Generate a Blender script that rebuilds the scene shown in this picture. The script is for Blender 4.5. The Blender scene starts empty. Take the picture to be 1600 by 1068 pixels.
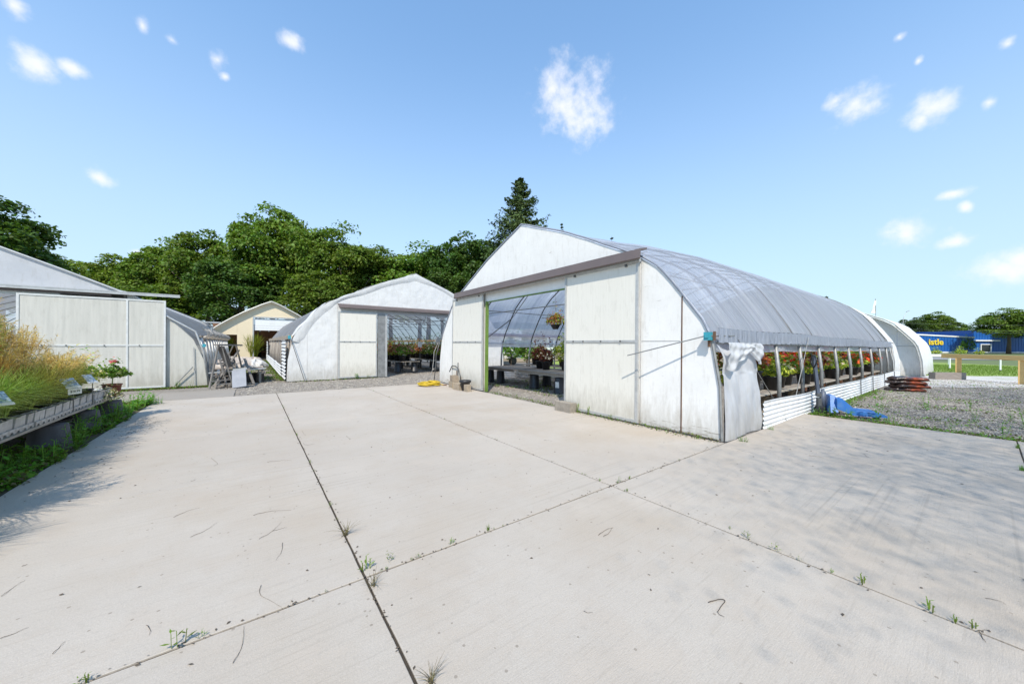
import bpy, math, random
import numpy as np
from mathutils import Vector, Matrix
R = math.radians
PI = math.pi
sc = bpy.context.scene
col = sc.collection
rng = np.random.default_rng(7)
random.seed(7)

# ------------------------------------------------------------------ camera
HC = 1.4
FWD = R(53.40); ROLL = math.atan2(6, 1142)
FX, FY = math.cos(FWD), math.sin(FWD)
cam = bpy.data.cameras.new('camera'); cam.sensor_width = 36; cam.lens = 547/1600*36
cam.clip_start = .05; cam.clip_end = 2000; cam.shift_y = 3.1/1600
co = bpy.data.objects.new('camera', cam); col.objects.link(co)
f_ = Vector((FX, FY, 0)); r_ = Vector((FY, -FX, 0)); u_ = Vector((0, 0, 1))
rr = r_*math.cos(ROLL) + u_*math.sin(ROLL); uu = u_*math.cos(ROLL) - r_*math.sin(ROLL)
m = Matrix((rr, uu, -f_)).transposed().to_4x4(); m.translation = (0, 0, HC)
co.matrix_world = m
sc.camera = co

# ------------------------------------------------------------------ sun and sky
SUN_AZ = R(50); SUN_EL = R(50)          # direction the light travels, seen from above
sd = Vector((math.cos(SUN_AZ)*math.cos(SUN_EL), math.sin(SUN_AZ)*math.cos(SUN_EL), -math.sin(SUN_EL)))
sl = bpy.data.lights.new('sun', 'SUN'); sl.energy = 4.0; sl.angle = R(.53); sl.color = (1, .93, .81)
so = bpy.data.objects.new('sun', sl); col.objects.link(so); so.rotation_euler = sd.to_track_quat('-Z', 'Y').to_euler()
sc.view_settings.view_transform = 'Standard'; sc.view_settings.look = 'None'
sc.view_settings.exposure = 0.36; sc.view_settings.gamma = 1; sc.view_settings.use_curve_mapping = False
wd = bpy.data.worlds.new('World'); sc.world = wd; wd.use_nodes = True
wn = wd.node_tree; wn.nodes.clear(); WL = wn.links.new
def nd(t, tree, **kw):
    n = tree.nodes.new(t)
    for k, v in kw.items(): setattr(n, k, v)
    return n
sky = nd('ShaderNodeTexSky', wn, sky_type='NISHITA', sun_disc=False)
sky.sun_elevation = SUN_EL; sky.sun_rotation = PI/2 - (SUN_AZ + PI); sky.air_density = 1.0; sky.dust_density = .35; sky.ozone_density = 2.2; sky.altitude = 200
def pray(px, py):            # world direction of a cloud
    x = px-800; y = -(py-537.1)
    v = f_*547 + rr*x + uu*y
    return v.normalized()
CL = [(893,158,60,50),(915,192,44,34),(862,140,30,26),(1335,162,46,28),(1305,158,24,14),(1465,168,46,26),(1440,188,20,14),(1545,160,15,11),(1490,302,28,8),(1508,324,12,8),(1415,365,42,24),(1493,378,30,10),
      (1565,420,60,26),(1590,405,40,24),(1575,68,16,9),(222,41,14,13),(268,63,17,9),(340,94,19,13),(352,120,10,7),(459,67,25,12),(157,278,25,14),(1435,95,9,7),(60,100,40,22),(110,105,30,12),(20,8,26,16),(1405,58,12,7),(745,492,30,8),(215,395,14,6)]
tc = nd('ShaderNodeTexCoord', wn)
ns = nd('ShaderNodeTexNoise', wn); ns.inputs['Scale'].default_value = 17; ns.inputs['Detail'].default_value = 8; ns.inputs['Roughness'].default_value = .52
WL(tc.outputs['Generated'], ns.inputs['Vector'])
def M(op, a, b=None, tree=wn, clamp=False):
    n = nd('ShaderNodeMath', tree, operation=op, use_clamp=clamp)
    for i, v in enumerate((a, b)):
        if v is None: continue
        if isinstance(v, (int, float)): n.inputs[i].default_value = v
        else: tree.links.new(v, n.inputs[i])
    return n.outputs[0]
prev = None
extra = [(random.uniform(-3, 3), random.uniform(.15, .9)) for _ in range(10)]
specs = []
for (px, py, a, b) in CL:
    c = pray(px, py); fac = 547/math.sqrt(547**2+(px-800)**2+(py-537)**2)
    specs.append((c, a*1.22/547*fac*fac, b*1.2/547*fac))
for (az, el) in extra:                # the same fair-weather puffs behind the viewer
    a2 = FWD+PI+az*.42
    specs.append((Vector((math.cos(a2)*math.cos(el), math.sin(a2)*math.cos(el), math.sin(el))), random.uniform(.03, .08), random.uniform(.02, .04)))
for (c, a, b) in specs:
    ri = c.cross(Vector((0, 0, 1))).normalized(); up = ri.cross(c).normalized()
    d1 = nd('ShaderNodeVectorMath', wn, operation='DOT_PRODUCT'); d1.inputs[1].default_value = ri/a; WL(tc.outputs['Generated'], d1.inputs[0])
    d2 = nd('ShaderNodeVectorMath', wn, operation='DOT_PRODUCT'); d2.inputs[1].default_value = up/b; WL(tc.outputs['Generated'], d2.inputs[0])
    d3 = nd('ShaderNodeVectorMath', wn, operation='DOT_PRODUCT'); d3.inputs[1].default_value = c; WL(tc.outputs['Generated'], d3.inputs[0])
    s = M('SQRT', M('ADD', M('MULTIPLY', d1.outputs['Value'], d1.outputs['Value']), M('MULTIPLY', d2.outputs['Value'], d2.outputs['Value'])))
    s = M('SUBTRACT', 1, s)
    s = M('MULTIPLY', M('ADD', s, 3), M('GREATER_THAN', d3.outputs['Value'], 0))   # 3 + closeness, 0 behind
    prev = s if prev is None else M('MAXIMUM', prev, s)
ns2 = nd('ShaderNodeTexNoise', wn); ns2.inputs['Scale'].default_value = 48; ns2.inputs['Detail'].default_value = 6; ns2.inputs['Roughness'].default_value = .6
WL(tc.outputs['Generated'], ns2.inputs['Vector'])
dens = M('ADD', M('ADD', M('SUBTRACT', prev, 3), M('MULTIPLY', M('SUBTRACT', ns.outputs['Fac'], .5), 1.7)), M('MULTIPLY', M('SUBTRACT', ns2.outputs['Fac'], .5), 1.15))
mr = nd('ShaderNodeMapRange', wn, interpolation_type='SMOOTHSTEP'); mr.inputs['From Min'].default_value = -.1; mr.inputs['From Max'].default_value = 1.15
WL(dens, mr.inputs['Value'])
mx = nd('ShaderNodeMix', wn, data_type='RGBA'); mx.inputs['B'].default_value = (6.3, 6.4, 6.9, 1)
WL(M('MULTIPLY', mr.outputs[0], .9), mx.inputs['Factor']); 
gm = nd('ShaderNodeMix', wn, data_type='RGBA', blend_type='MULTIPLY'); gm.inputs['Factor'].default_value = 1; gm.inputs['B'].default_value = (.84, 1.60, 1.92, 1)
hz = nd('ShaderNodeMix', wn, data_type='RGBA'); hz.inputs['B'].default_value = (4.15, 4.85, 5.6, 1)      # summer haze: paler towards the horizon
sxw = nd('ShaderNodeSeparateXYZ', wn); WL(tc.outputs['Generated'], sxw.inputs[0])
hr = nd('ShaderNodeMapRange', wn, interpolation_type='SMOOTHSTEP'); hr.inputs['From Min'].default_value = .75; hr.inputs['From Max'].default_value = -.05; hr.inputs['To Min'].default_value = .20; hr.inputs['To Max'].default_value = .90; WL(sxw.outputs['Z'], hr.inputs['Value'])
WL(sky.outputs[0], gm.inputs['A']); WL(gm.outputs['Result'], hz.inputs['A']); WL(hr.outputs[0], hz.inputs['Factor']); WL(hz.outputs['Result'], mx.inputs['A'])
bg = nd('ShaderNodeBackground', wn); bg.inputs['Strength'].default_value = .13
WL(mx.outputs['Result'], bg.inputs['Color']); wo = nd('ShaderNodeOutputWorld', wn); WL(bg.outputs[0], wo.inputs[0])

# ------------------------------------------------------------------ helpers
def gz(x, y=0): return -.008*min(max(x-9, 0), 44)
def G(px, py, z=0.0):        # the place on the ground (or at height z) seen at a pixel of the 1600 px picture
    x = px-800; y = -(py-537.1); v = f_*547 + rr*x + uu*y
    t = (z-HC)/v.z
    for _ in range(4):
        zz = z + gz(v.x*t); t = (zz-HC)/v.z
    return Vector((v.x*t, v.y*t, z+gz(v.x*t)))
def D(px, depth): 
    return f_*depth + r_*((px-800)/547*depth)
def tag(o, label=None, cat=None, group=None, kind=None):
    if label: o['label'] = label
    if cat: o['category'] = cat
    if group: o['group'] = group
    if kind: o['kind'] = kind
    return o
def empty(name, loc=(0, 0, 0), rz=0, label=None, cat=None, group=None, rx=0):
    o = bpy.data.objects.new(name, None); o.empty_display_size = .2; col.objects.link(o)
    o.location = loc; o.rotation_euler = (rx, 0, rz); return tag(o, label, cat, group)
def link(name, me, parent=None, loc=None, rot=None, scale=None):
    o = bpy.data.objects.new(name, me); col.objects.link(o)
    if parent: o.parent = parent
    if loc is not None: o.location = loc
    if rot is not None: o.rotation_euler = rot
    if scale is not None: o.scale = scale if hasattr(scale, '__len__') else (scale,)*3
    return o
def copy_tree(o, parent=None):
    c = o.copy(); col.objects.link(c); c.parent = parent
    for ch in list(o.children): copy_tree(ch, c)
    return c
class MB:
    def __init__(s): s.v = []; s.f = []; s.m = []
    def add(s, vs, fs, mi=0):
        b = len(s.v); s.v += [tuple(v) for v in vs]; s.f += [tuple(i+b for i in f) for f in fs]; s.m += [mi]*len(fs); return s
    def box(s, c, d, rot=None, mi=0, taper=1):
        hx, hy, hz = d[0]/2, d[1]/2, d[2]/2
        vs = [Vector((x*hx*(taper if z > 0 else 1), y*hy*(taper if z > 0 else 1), z*hz)) for x in (-1, 1) for y in (-1, 1) for z in (-1, 1)]
        if rot is not None: vs = [rot @ v for v in vs]
        vs = [v+Vector(c) for v in vs]
        return s.add(vs, [(0,1,3,2),(4,6,7,5),(0,4,5,1),(2,3,7,6),(0,2,6,4),(1,5,7,3)], mi)
    def b2(s, a, b, mi=0):
        return s.box([(a[i]+b[i])/2 for i in range(3)], [abs(b[i]-a[i]) for i in range(3)], mi=mi)
    def beam(s, a, b, w, h, mi=0):
        a = Vector(a); b = Vector(b); d = b-a; L = d.length; q = d.to_track_quat('X', 'Z').to_matrix()
        return s.box((a+b)/2, (L, w, h), q, mi)
    def tube(s, pts, r, seg=6, cap=True, mi=0):
        pts = [Vector(p) for p in pts]; n = len(pts); rs = r if hasattr(r, '__len__') else [r]*n
        vs = []; fs = []; pn = None
        for i, p in enumerate(pts):
            t = (pts[min(i+1, n-1)]-pts[max(i-1, 0)]).normalized()
            if pn is None:
                a = Vector((0, 0, 1)) if abs(t.z) < .9 else Vector((1, 0, 0))
                pn = t.cross(a).normalized()
            else: pn = (pn - t*pn.dot(t)).normalized()
            bn = t.cross(pn)
            for k in range(seg):
                an = 2*PI*k/seg; vs.append(p+(pn*math.cos(an)+bn*math.sin(an))*rs[i])
        for i in range(n-1):
            for k in range(seg):
                k2 = (k+1) % seg; fs.append((i*seg+k, i*seg+k2, (i+1)*seg+k2, (i+1)*seg+k))
        if cap: fs.append(tuple(range(seg))[::-1]); fs.append(tuple((n-1)*seg+k for k in range(seg)))
        return s.add(vs, fs, mi)
    def lathe(s, prof, seg=16, c=(0, 0, 0), mi=0, capb=True, capt=False):
        vs = []; fs = []
        for (r, z) in prof:
            for k in range(seg):
                a = 2*PI*k/seg; vs.append((c[0]+r*math.cos(a), c[1]+r*math.sin(a), c[2]+z))
        for i in range(len(prof)-1):
            for k in range(seg):
                k2 = (k+1) % seg; fs.append((i*seg+k, i*seg+k2, (i+1)*seg+k2, (i+1)*seg+k))
        if capb: fs.append(tuple(range(seg))[::-1])
        if capt: fs.append(tuple((len(prof)-1)*seg+k for k in range(seg)))
        return s.add(vs, fs, mi)
    def grid(s, fn, nu, nv, mi=0):
        vs = [fn(i/nu, j/nv) for i in range(nu+1) for j in range(nv+1)]
        fs = [(i*(nv+1)+j, (i+1)*(nv+1)+j, (i+1)*(nv+1)+j+1, i*(nv+1)+j+1) for i in range(nu) for j in range(nv)]
        return s.add(vs, fs, mi)
    def prism(s, poly, y0, y1, mi=0):      # polygon in x,z extruded along y
        n = len(poly); vs = [(x, y0, z) for x, z in poly]+[(x, y1, z) for x, z in poly]
        fs = [tuple(range(n)), tuple(range(n, 2*n))[::-1]]+[(i, (i+1) % n+0, (i+1) % n+n, i+n)[::-1] for i in range(n)]
        return s.add(vs, fs, mi)
    def mesh(s, name, mats, smooth=False):
        me = bpy.data.meshes.new(name); me.from_pydata(s.v, [], s.f)
        for mt in (mats if isinstance(mats, (list, tuple)) else [mats]): me.materials.append(mt)
        me.polygons.foreach_set('material_index', s.m)
        if smooth: me.polygons.foreach_set('use_smooth', [True]*len(s.f))
        me.update(); return me
    def build(s, name, mats, parent=None, smooth=False, **kw):
        return link(name, s.mesh(name, mats, smooth), parent, **kw)
def np_mesh(name, V, n, mats, mi=None, smooth=False):
    """V: (N*n,3) vertices, every n of them one face"""
    V = np.asarray(V, dtype=np.float32).reshape(-1, 3); nf = len(V)//n
    me = bpy.data.meshes.new(name); me.vertices.add(len(V)); me.vertices.foreach_set('co', V.ravel())
    me.loops.add(nf*n); me.loops.foreach_set('vertex_index', np.arange(nf*n, dtype=np.int32))
    me.polygons.add(nf); me.polygons.foreach_set('loop_start', np.arange(0, nf*n, n, dtype=np.int32))
    try: me.polygons.foreach_set('loop_total', np.full(nf, n, dtype=np.int32))
    except Exception: pass
    for mt in (mats if isinstance(mats, (list, tuple)) else [mats]): me.materials.append(mt)
    if mi is not None: me.polygons.foreach_set('material_index', np.asarray(mi, dtype=np.int32))
    me.update(calc_edges=True); return me
def unit(a): return a/np.maximum(np.linalg.norm(a, axis=-1, keepdims=True), 1e-9)
def leaf_quads(C, N, size, aspect=.55, g=rng):
    """diamond leaves at C with normals N"""
    n = len(C); size = np.broadcast_to(np.asarray(size, float), (n,))[:, None]
    t = unit(np.cross(N, unit(g.normal(size=(n, 3))))); b = np.cross(N, t)
    P = np.stack([C-t*size*.5, C+b*size*aspect*.5-t*size*.05, C+t*size*.5, C-b*size*aspect*.5-t*size*.05], 1)
    P[:, 0] -= N*size*.08; P[:, 2] -= N*size*.12
    return P.reshape(-1, 3)

# ------------------------------------------------------------------ materials
def newmat(name):
    mt = bpy.data.materials.new(name); mt.use_nodes = True; t = mt.node_tree
    b = t.nodes['Principled BSDF']; return mt, t, b
def c4(c): return (c[0], c[1], c[2], 1)
def mat(name, c1, c2=None, scale=6, rough=.7, bump=0, bscale=40, metal=0, detail=5, stretch=None, rand=0, lo=.35, hi=.65, island=0, bdist=.02, spec=None, coord='Object', c3=None, s3=1.2):
    mt, t, b = newmat(name); L = t.links.new
    b.inputs['Roughness'].default_value = rough; b.inputs['Metallic'].default_value = metal
    if spec is not None: b.inputs['Specular IOR Level'].default_value = spec
    tcn = nd('ShaderNodeTexCoord', t); mp = nd('ShaderNodeMapping', t); L(tcn.outputs[coord], mp.inputs[0])
    if stretch: mp.inputs['Scale'].default_value = stretch
    out = None
    if c2 is None: c2 = tuple(x*.86 for x in c1)
    n = nd('ShaderNodeTexNoise', t); n.inputs['Scale'].default_value = scale; n.inputs['Detail'].default_value = detail; n.inputs['Roughness'].default_value = .6
    L(mp.outputs[0], n.inputs['Vector'])
    cr = nd('ShaderNodeValToRGB', t); cr.color_ramp.elements[0].position = lo; cr.color_ramp.elements[1].position = hi
    cr.color_ramp.elements[0].color = c4(c1); cr.color_ramp.elements[1].color = c4(c2); L(n.outputs['Fac'], cr.inputs[0]); out = cr.outputs[0]
    if c3 is not None:
        n3 = nd('ShaderNodeTexNoise', t); n3.inputs['Scale'].default_value = s3; n3.inputs['Detail'].default_value = 6; n3.inputs['Roughness'].default_value = .7; L(tcn.outputs[coord], n3.inputs['Vector'])
        r3 = nd('ShaderNodeMapRange', t); r3.inputs['From Min'].default_value = .52; r3.inputs['From Max'].default_value = .72; L(n3.outputs['Fac'], r3.inputs['Value'])
        m3 = nd('ShaderNodeMix', t, data_type='RGBA'); L(r3.outputs[0], m3.inputs['Factor']); L(out, m3.inputs['A']); m3.inputs['B'].default_value = c4(c3); out = m3.outputs['Result']
    if rand or island:
        hs = nd('ShaderNodeHueSaturation', t); L(out, hs.inputs['Color'])
        v = None
        if rand:
            oi = nd('ShaderNodeObjectInfo', t); v = M('MULTIPLY', M('SUBTRACT', oi.outputs['Random'], .5, t), rand, t)
        if island:
            ge = nd('ShaderNodeNewGeometry', t); w = M('MULTIPLY', M('SUBTRACT', ge.outputs['Random Per Island'], .5, t), island, t)
            v = w if v is None else M('ADD', v, w, t)
        L(M('ADD', v, 1, t), hs.inputs['Value']); L(M('ADD', M('MULTIPLY', v, .06, t), .5, t), hs.inputs['Hue']); out = hs.outputs[0]
    L(out, b.inputs['Base Color'])
    if bump:
        bn = nd('ShaderNodeTexNoise', t); bn.inputs['Scale'].default_value = bscale; bn.inputs['Detail'].default_value = 6; L(mp.outputs[0], bn.inputs['Vector'])
        bp = nd('ShaderNodeBump', t); bp.inputs['Strength'].default_value = bump; bp.inputs['Distance'].default_value = bdist; L(bn.outputs['Fac'], bp.inputs['Height']); L(bp.outputs[0], b.inputs['Normal'])
    return mt
def leafmat(name, c1, c2, rand=.3, island=.7, trans=.3, rough=.55, scale=.6):
    mt = mat(name, c1, c2, scale=scale, rough=rough, rand=rand, island=island, spec=.25)
    t = mt.node_tree; b = t.nodes['Principled BSDF']; o = [n for n in t.nodes if n.type == 'OUTPUT_MATERIAL'][0]
    tr = nd('ShaderNodeBsdfTranslucent', t); ms = nd('ShaderNodeMixShader', t); ms.inputs[0].default_value = trans
    src = b.inputs['Base Color'].links[0].from_socket
    bright = nd('ShaderNodeMix', t, data_type='RGBA', blend_type='MULTIPLY'); bright.inputs['Factor'].default_value = 1; bright.inputs['B'].default_value = (1.5, 1.6, .7, 1)
    t.links.new(src, bright.inputs['A']); t.links.new(bright.outputs['Result'], tr.inputs['Color'])
    t.links.new(b.outputs[0], ms.inputs[1]); t.links.new(tr.outputs[0], ms.inputs[2]); t.links.new(ms.outputs[0], o.inputs[0])
    return mt
def grime(t, src, top=.7, col_=(.33, .29, .22), amt=.55):
    tcn = nd('ShaderNodeTexCoord', t); sx = nd('ShaderNodeSeparateXYZ', t); t.links.new(tcn.outputs['Object'], sx.inputs[0])
    mp = nd('ShaderNodeMapping', t); mp.inputs['Scale'].default_value = (5, 5, 1.2); t.links.new(tcn.outputs['Object'], mp.inputs[0])
    n = nd('ShaderNodeTexNoise', t); n.inputs['Scale'].default_value = 2.2; n.inputs['Detail'].default_value = 7; n.inputs['Roughness'].default_value = .7; t.links.new(mp.outputs[0], n.inputs['Vector'])
    lo_ = nd('ShaderNodeMapRange', t); lo_.inputs['From Min'].default_value = top; lo_.inputs['From Max'].default_value = 0; lo_.inputs['To Max'].default_value = .42; t.links.new(sx.outputs['Z'], lo_.inputs['Value'])
    r = nd('ShaderNodeMapRange', t); r.inputs['From Min'].default_value = .52; r.inputs['From Max'].default_value = 1.0; r.inputs['To Max'].default_value = amt; t.links.new(M('ADD', n.outputs['Fac'], lo_.outputs[0], t), r.inputs['Value'])
    m = nd('ShaderNodeMix', t, data_type='RGBA'); t.links.new(r.outputs[0], m.inputs['Factor']); t.links.new(src, m.inputs['A']); m.inputs['B'].default_value = c4(col_); return m.outputs['Result']
def film(name, c, c2, trans=.35, clear=0.0, rough=.35, bump=.3, wr=(1, 9, 1), scale=1.2, lo=.3, hi=.7, bdist=.05, crink=0):
    """greenhouse plastic: milky, lets light through"""
    mt = mat(name, c, c2, scale=scale, rough=rough, stretch=wr, bump=bump, bscale=1.6, bdist=bdist, lo=lo, hi=hi)
    t = mt.node_tree; L = t.links.new; b = t.nodes['Principled BSDF']; o = [n for n in t.nodes if n.type == 'OUTPUT_MATERIAL'][0]
    src = b.inputs['Base Color'].links[0].from_socket
    if name in ('film_white', 'film_sheet', 'poly_fog', 'poly_dull'): src = grime(t, src); L(src, b.inputs['Base Color'])
    tr = nd('ShaderNodeBsdfTranslucent', t); L(src, tr.inputs['Color'])
    nl = b.inputs['Normal'].links
    if nl: L(nl[0].from_socket, tr.inputs['Normal'])
    m1 = nd('ShaderNodeMixShader', t); m1.inputs[0].default_value = trans; L(b.outputs[0], m1.inputs[1]); L(tr.outputs[0], m1.inputs[2]); fin = m1.outputs[0]
    if clear:
        tp = nd('ShaderNodeBsdfTransparent', t); tp.inputs[0].default_value = (.93, .94, .96, 1)
        m2 = nd('ShaderNodeMixShader', t); m2.inputs[0].default_value = clear; L(fin, m2.inputs[1]); L(tp.outputs[0], m2.inputs[2]); fin = m2.outputs[0]
    L(fin, o.inputs[0]); return mt

MT = {}
MT['film_blue'] = film('film_blue', (.84, .86, .93), (.62, .65, .74), trans=.6, clear=.22, rough=.22, bump=.55, wr=(.35, 5, .35), bdist=.06)
MT['film_grey'] = film('film_grey', (.54, .54, .55), (.42, .425, .45), trans=.5, clear=.36, rough=.3, bump=.6, wr=(.35, 5, .35))
MT['film_white'] = film('film_white', (.80, .785, .76), (.74, .73, .72), trans=.12, rough=.4, bump=.7, wr=(1.4, 1.4, 1.4), scale=2, bdist=.05)
MT['film_sheet'] = film('film_sheet', (.66, .66, .68), (.58, .59, .62), trans=.25, rough=.4, bump=.4, wr=(1, 1, 1), scale=2)
MT['film_gather'] = film('film_gather', (.72, .715, .71), (.60, .60, .62), trans=.3, rough=.35, bump=.9, wr=(2, 2, 2), scale=3, bdist=.03)
MT['film_flap'] = film('film_flap', (.50, .53, .60), (.36, .39, .46), trans=.35, rough=.35, bump=1.0, wr=(2, 22, 2), bdist=.04)
MT['film_beige'] = film('film_beige', (.60, .54, .46), (.42, .37, .31), trans=.3, rough=.5, bump=1.0, wr=(5, 5, 5))
MT['poly_fog'] = film('poly_fog', (.80, .765, .69), (.75, .715, .64), trans=.08, rough=.3, bump=.03, wr=(30, 30, .4), scale=1.5)
MT['poly_dull'] = film('poly_dull', (.74, .71, .64), (.62, .60, .54), trans=.18, clear=.06, rough=.35, bump=.08, wr=(9, 9, .5), scale=1.5)
def peel():
    mt = mat('white_paint', (.80, .78, .75), (.74, .72, .69), scale=1.6, rough=.6, bump=.25, bscale=14, bdist=.01)
    t = mt.node_tree; L = t.links.new; b = t.nodes['Principled BSDF']; src = b.inputs['Base Color'].links[0].from_socket
    tcn = nd('ShaderNodeTexCoord', t); mp = nd('ShaderNodeMapping', t); mp.inputs['Scale'].default_value = (3, 3, 26); L(tcn.outputs['Object'], mp.inputs[0])
    n = nd('ShaderNodeTexNoise', t); n.inputs['Scale'].default_value = 1.0; n.inputs['Detail'].default_value = 7; n.inputs['Roughness'].default_value = .75; L(mp.outputs[0], n.inputs['Vector'])
    sx = nd('ShaderNodeSeparateXYZ', t); L(tcn.outputs['Object'], sx.inputs[0])
    low = nd('ShaderNodeMapRange', t); low.inputs['From Min'].default_value = .28; low.inputs['From Max'].default_value = .0; low.inputs['To Max'].default_value = .13; L(sx.outputs['Z'], low.inputs['Value'])
    r = nd('ShaderNodeMapRange', t); r.inputs['From Min'].default_value = .635; r.inputs['From Max'].default_value = .68; L(M('ADD', n.outputs['Fac'], low.outputs[0], t), r.inputs['Value'])
    m = nd('ShaderNodeMix', t, data_type='RGBA'); L(r.outputs[0], m.inputs['Factor']); L(src, m.inputs['A']); m.inputs['B'].default_value = (.20, .16, .13, 1); L(grime(t, m.outputs['Result'], .6, (.38, .34, .28), .7), b.inputs['Base Color'])
    return mt
MT['paint'] = peel()
MT['white'] = mat('white_plain', (.84, .84, .83), (.79, .79, .78), rough=.5)
MT['corr'] = mat('white_corrugated', (.80, .80, .80), (.70, .70, .71), scale=3, rough=.45, c3=(.55, .53, .49), s3=2.5)
MT['alu'] = mat('aluminium', (.52, .52, .51), (.42, .42, .41), scale=8, rough=.45, metal=.3)
MT['alul'] = mat('pale_aluminium', (.68, .68, .66), (.58, .58, .56), scale=8, rough=.45, metal=.1)
MT['galv'] = mat('galvanised', (.32, .32, .31), (.22, .22, .215), scale=9, rough=.5, metal=.35)
MT['gutter'] = mat('brown_gutter', (.155, .12, .112), (.135, .105, .10), scale=3, rough=.45)
MT['steel_dk'] = mat('dark_pipe', (.13, .13, .13), (.09, .09, .09), rough=.5, metal=.3)
MT['green'] = mat('green_paint', (.15, .24, .04), (.11, .18, .03), rough=.5)
MT['teal'] = mat('teal_plastic', (.05, .33, .40), (.04, .27, .34), rough=.4)
MT['rust'] = mat('rusty', (.11, .05, .03), (.16, .09, .05), rough=.8)
MT['wood'] = mat('grey_wood', (.36, .315, .27), (.22, .19, .16), scale=3, rough=.85, stretch=(1, 14, 14), bump=.4, bscale=8, rand=.4)
MT['woody'] = mat('grey_wood_across', (.36, .315, .27), (.20, .175, .15), scale=3, rough=.85, stretch=(14, 1, 14), bump=.4, bscale=8, rand=.5)
MT['wood_dk'] = mat('weathered_wood', (.20, .18, .165), (.12, .11, .10), scale=3, rough=.9, bump=.4, bscale=12, rand=.3)
MT['ywood'] = mat('new_wood', (.70, .46, .18), (.60, .38, .14), scale=2, rough=.7, stretch=(1, 1, 12))
MT['brwood'] = mat('brown_wood', (.22, .10, .045), (.12, .055, .03), scale=3, rough=.7)
MT['black'] = mat('black_pot', (.018, .018, .02), (.028, .028, .03), rough=.45, scale=8)
MT['greypot'] = mat('dusty_black_pot', (.12, .115, .12), (.07, .068, .072), rough=.75, scale=7, stretch=(1, 1, .3))
MT['terra'] = mat('terracotta', (.22, .07, .045), rough=.7)
MT['block'] = mat('concrete_block', (.37, .30, .22), (.29, .235, .175), scale=9, rough=.95, bump=.6, bscale=60, rand=.2)
MT['blockg'] = mat('grey_block', (.33, .29, .24), (.24, .21, .175), scale=9, rough=.95, bump=.6, bscale=60)
MT['yhose'] = mat('yellow_hose', (.62, .43, .02), (.52, .36, .02), rough=.4)
MT['blue'] = mat('blue_paint', (.03, .15, .48), (.05, .19, .50), scale=7, rough=.45, c3=(.10, .20, .42), s3=6)
MT['dkblue'] = mat('dark_blue_steel', (.10, .12, .17), (.07, .085, .12), rough=.5)
MT['bluewall'] = mat('blue_siding', (.012, .10, .36), (.015, .11, .38), scale=1, rough=.5)
MT['beige'] = mat('cream_sheeting', (.78, .66, .46), (.74, .62, .43), scale=1, rough=.6)
MT['cream_roof'] = film('cream_roof', (.82, .78, .68), (.78, .74, .65), trans=.2, rough=.4, bump=.3, wr=(1, 4, 1))
MT['siding'] = mat('beige_siding', (.42, .34, .24), (.38, .31, .22), rough=.7)
MT['bag'] = mat('black_bag_film', (.025, .02, .02), (.05, .03, .025), scale=5, rough=.3, c3=(.50, .09, .02), s3=1.4, bump=.6, bscale=9, bdist=.03)
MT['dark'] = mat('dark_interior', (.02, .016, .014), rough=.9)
MT['tarp_green'] = mat('green_tarp', (.16, .38, .04), (.12, .32, .03), rough=.6, bump=.3, bscale=3)
MT['tray'] = mat('tray_plastic', (.46, .44, .42), (.33, .31, .29), scale=14, rough=.6, rand=.2, c3=(.22, .18, .14), s3=5)
MT['soil'] = mat('potting_soil', (.035, .024, .016), (.06, .04, .028), scale=30, rough=.95, bump=.5, bscale=60)
MT['card'] = mat('card_white', (.78, .77, .74), rough=.5)
MT['cardblue'] = mat('card_picture', (.16, .26, .44), (.52, .60, .70), scale=22, rough=.4, lo=.45, hi=.55, c3=(.10, .17, .20), s3=16)
MT['ink'] = mat('ink', (.03, .03, .03), rough=.6)
MT['signyellow'] = mat('sign_yellow', (.85, .62, .05), rough=.4)
MT['glass'] = mat('dark_glass', (.02, .025, .03), rough=.08)
MT['grey_panel'] = mat('grey_board', (.30, .31, .34), (.24, .25, .28), scale=4, rough=.7, c3=(.38, .38, .40), s3=3)
MT['cloth'] = mat('crumpled_sheeting', (.55, .49, .43), (.36, .30, .26), scale=5, rough=.8, bump=.7, bscale=10, bdist=.04)
MT['bark'] = mat('bark', (.075, .055, .04), (.12, .095, .07), scale=6, rough=.95, stretch=(4, 4, .6), bump=.6, bscale=10)
MT['leaf_a'] = leafmat('leaf_maple', (.165, .235, .030), (.085, .145, .020))
MT['leaf_b'] = leafmat('leaf_light', (.20, .265, .035), (.12, .185, .025))
MT['leaf_d'] = leafmat('leaf_dark', (.085, .135, .024), (.048, .088, .016))
MT['leaf_p'] = leafmat('needle_far', (.085, .125, .045), (.10, .14, .055), trans=.15)
MT['needle'] = leafmat('spruce_needle', (.065, .10, .028), (.09, .13, .036), trans=.1)
MT['weed'] = leafmat('weed_leaf', (.11, .24, .025), (.15, .28, .04), trans=.35, scale=9)
MT['weed_y'] = leafmat('weed_yellowish', (.17, .23, .04), (.12, .19, .03), trans=.35, scale=9)
MT['weed_dry'] = leafmat('dry_weed', (.16, .13, .06), (.10, .075, .04), trans=.2, scale=9)
MT['gr_green'] = leafmat('grass_green', (.17, .25, .045), (.27, .30, .07), trans=.35, island=.8, scale=4)
MT['gr_yel'] = leafmat('grass_yellow', (.34, .30, .09), (.24, .25, .06), trans=.35, island=.7, scale=4)
MT['gr_tan'] = leafmat('grass_tan', (.60, .42, .19), (.46, .31, .13), trans=.35, island=.6, scale=4)
MT['gr_tall'] = leafmat('grass_tall', (.30, .34, .05), (.24, .30, .04), trans=.35, island=.6, scale=4)
MT['f_red'] = leafmat('petal_red', (.80, .05, .03), (.62, .03, .02), trans=.3, island=.5)
MT['f_or'] = leafmat('petal_orange', (.88, .26, .06), (.75, .18, .05), trans=.3, island=.5)
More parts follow.
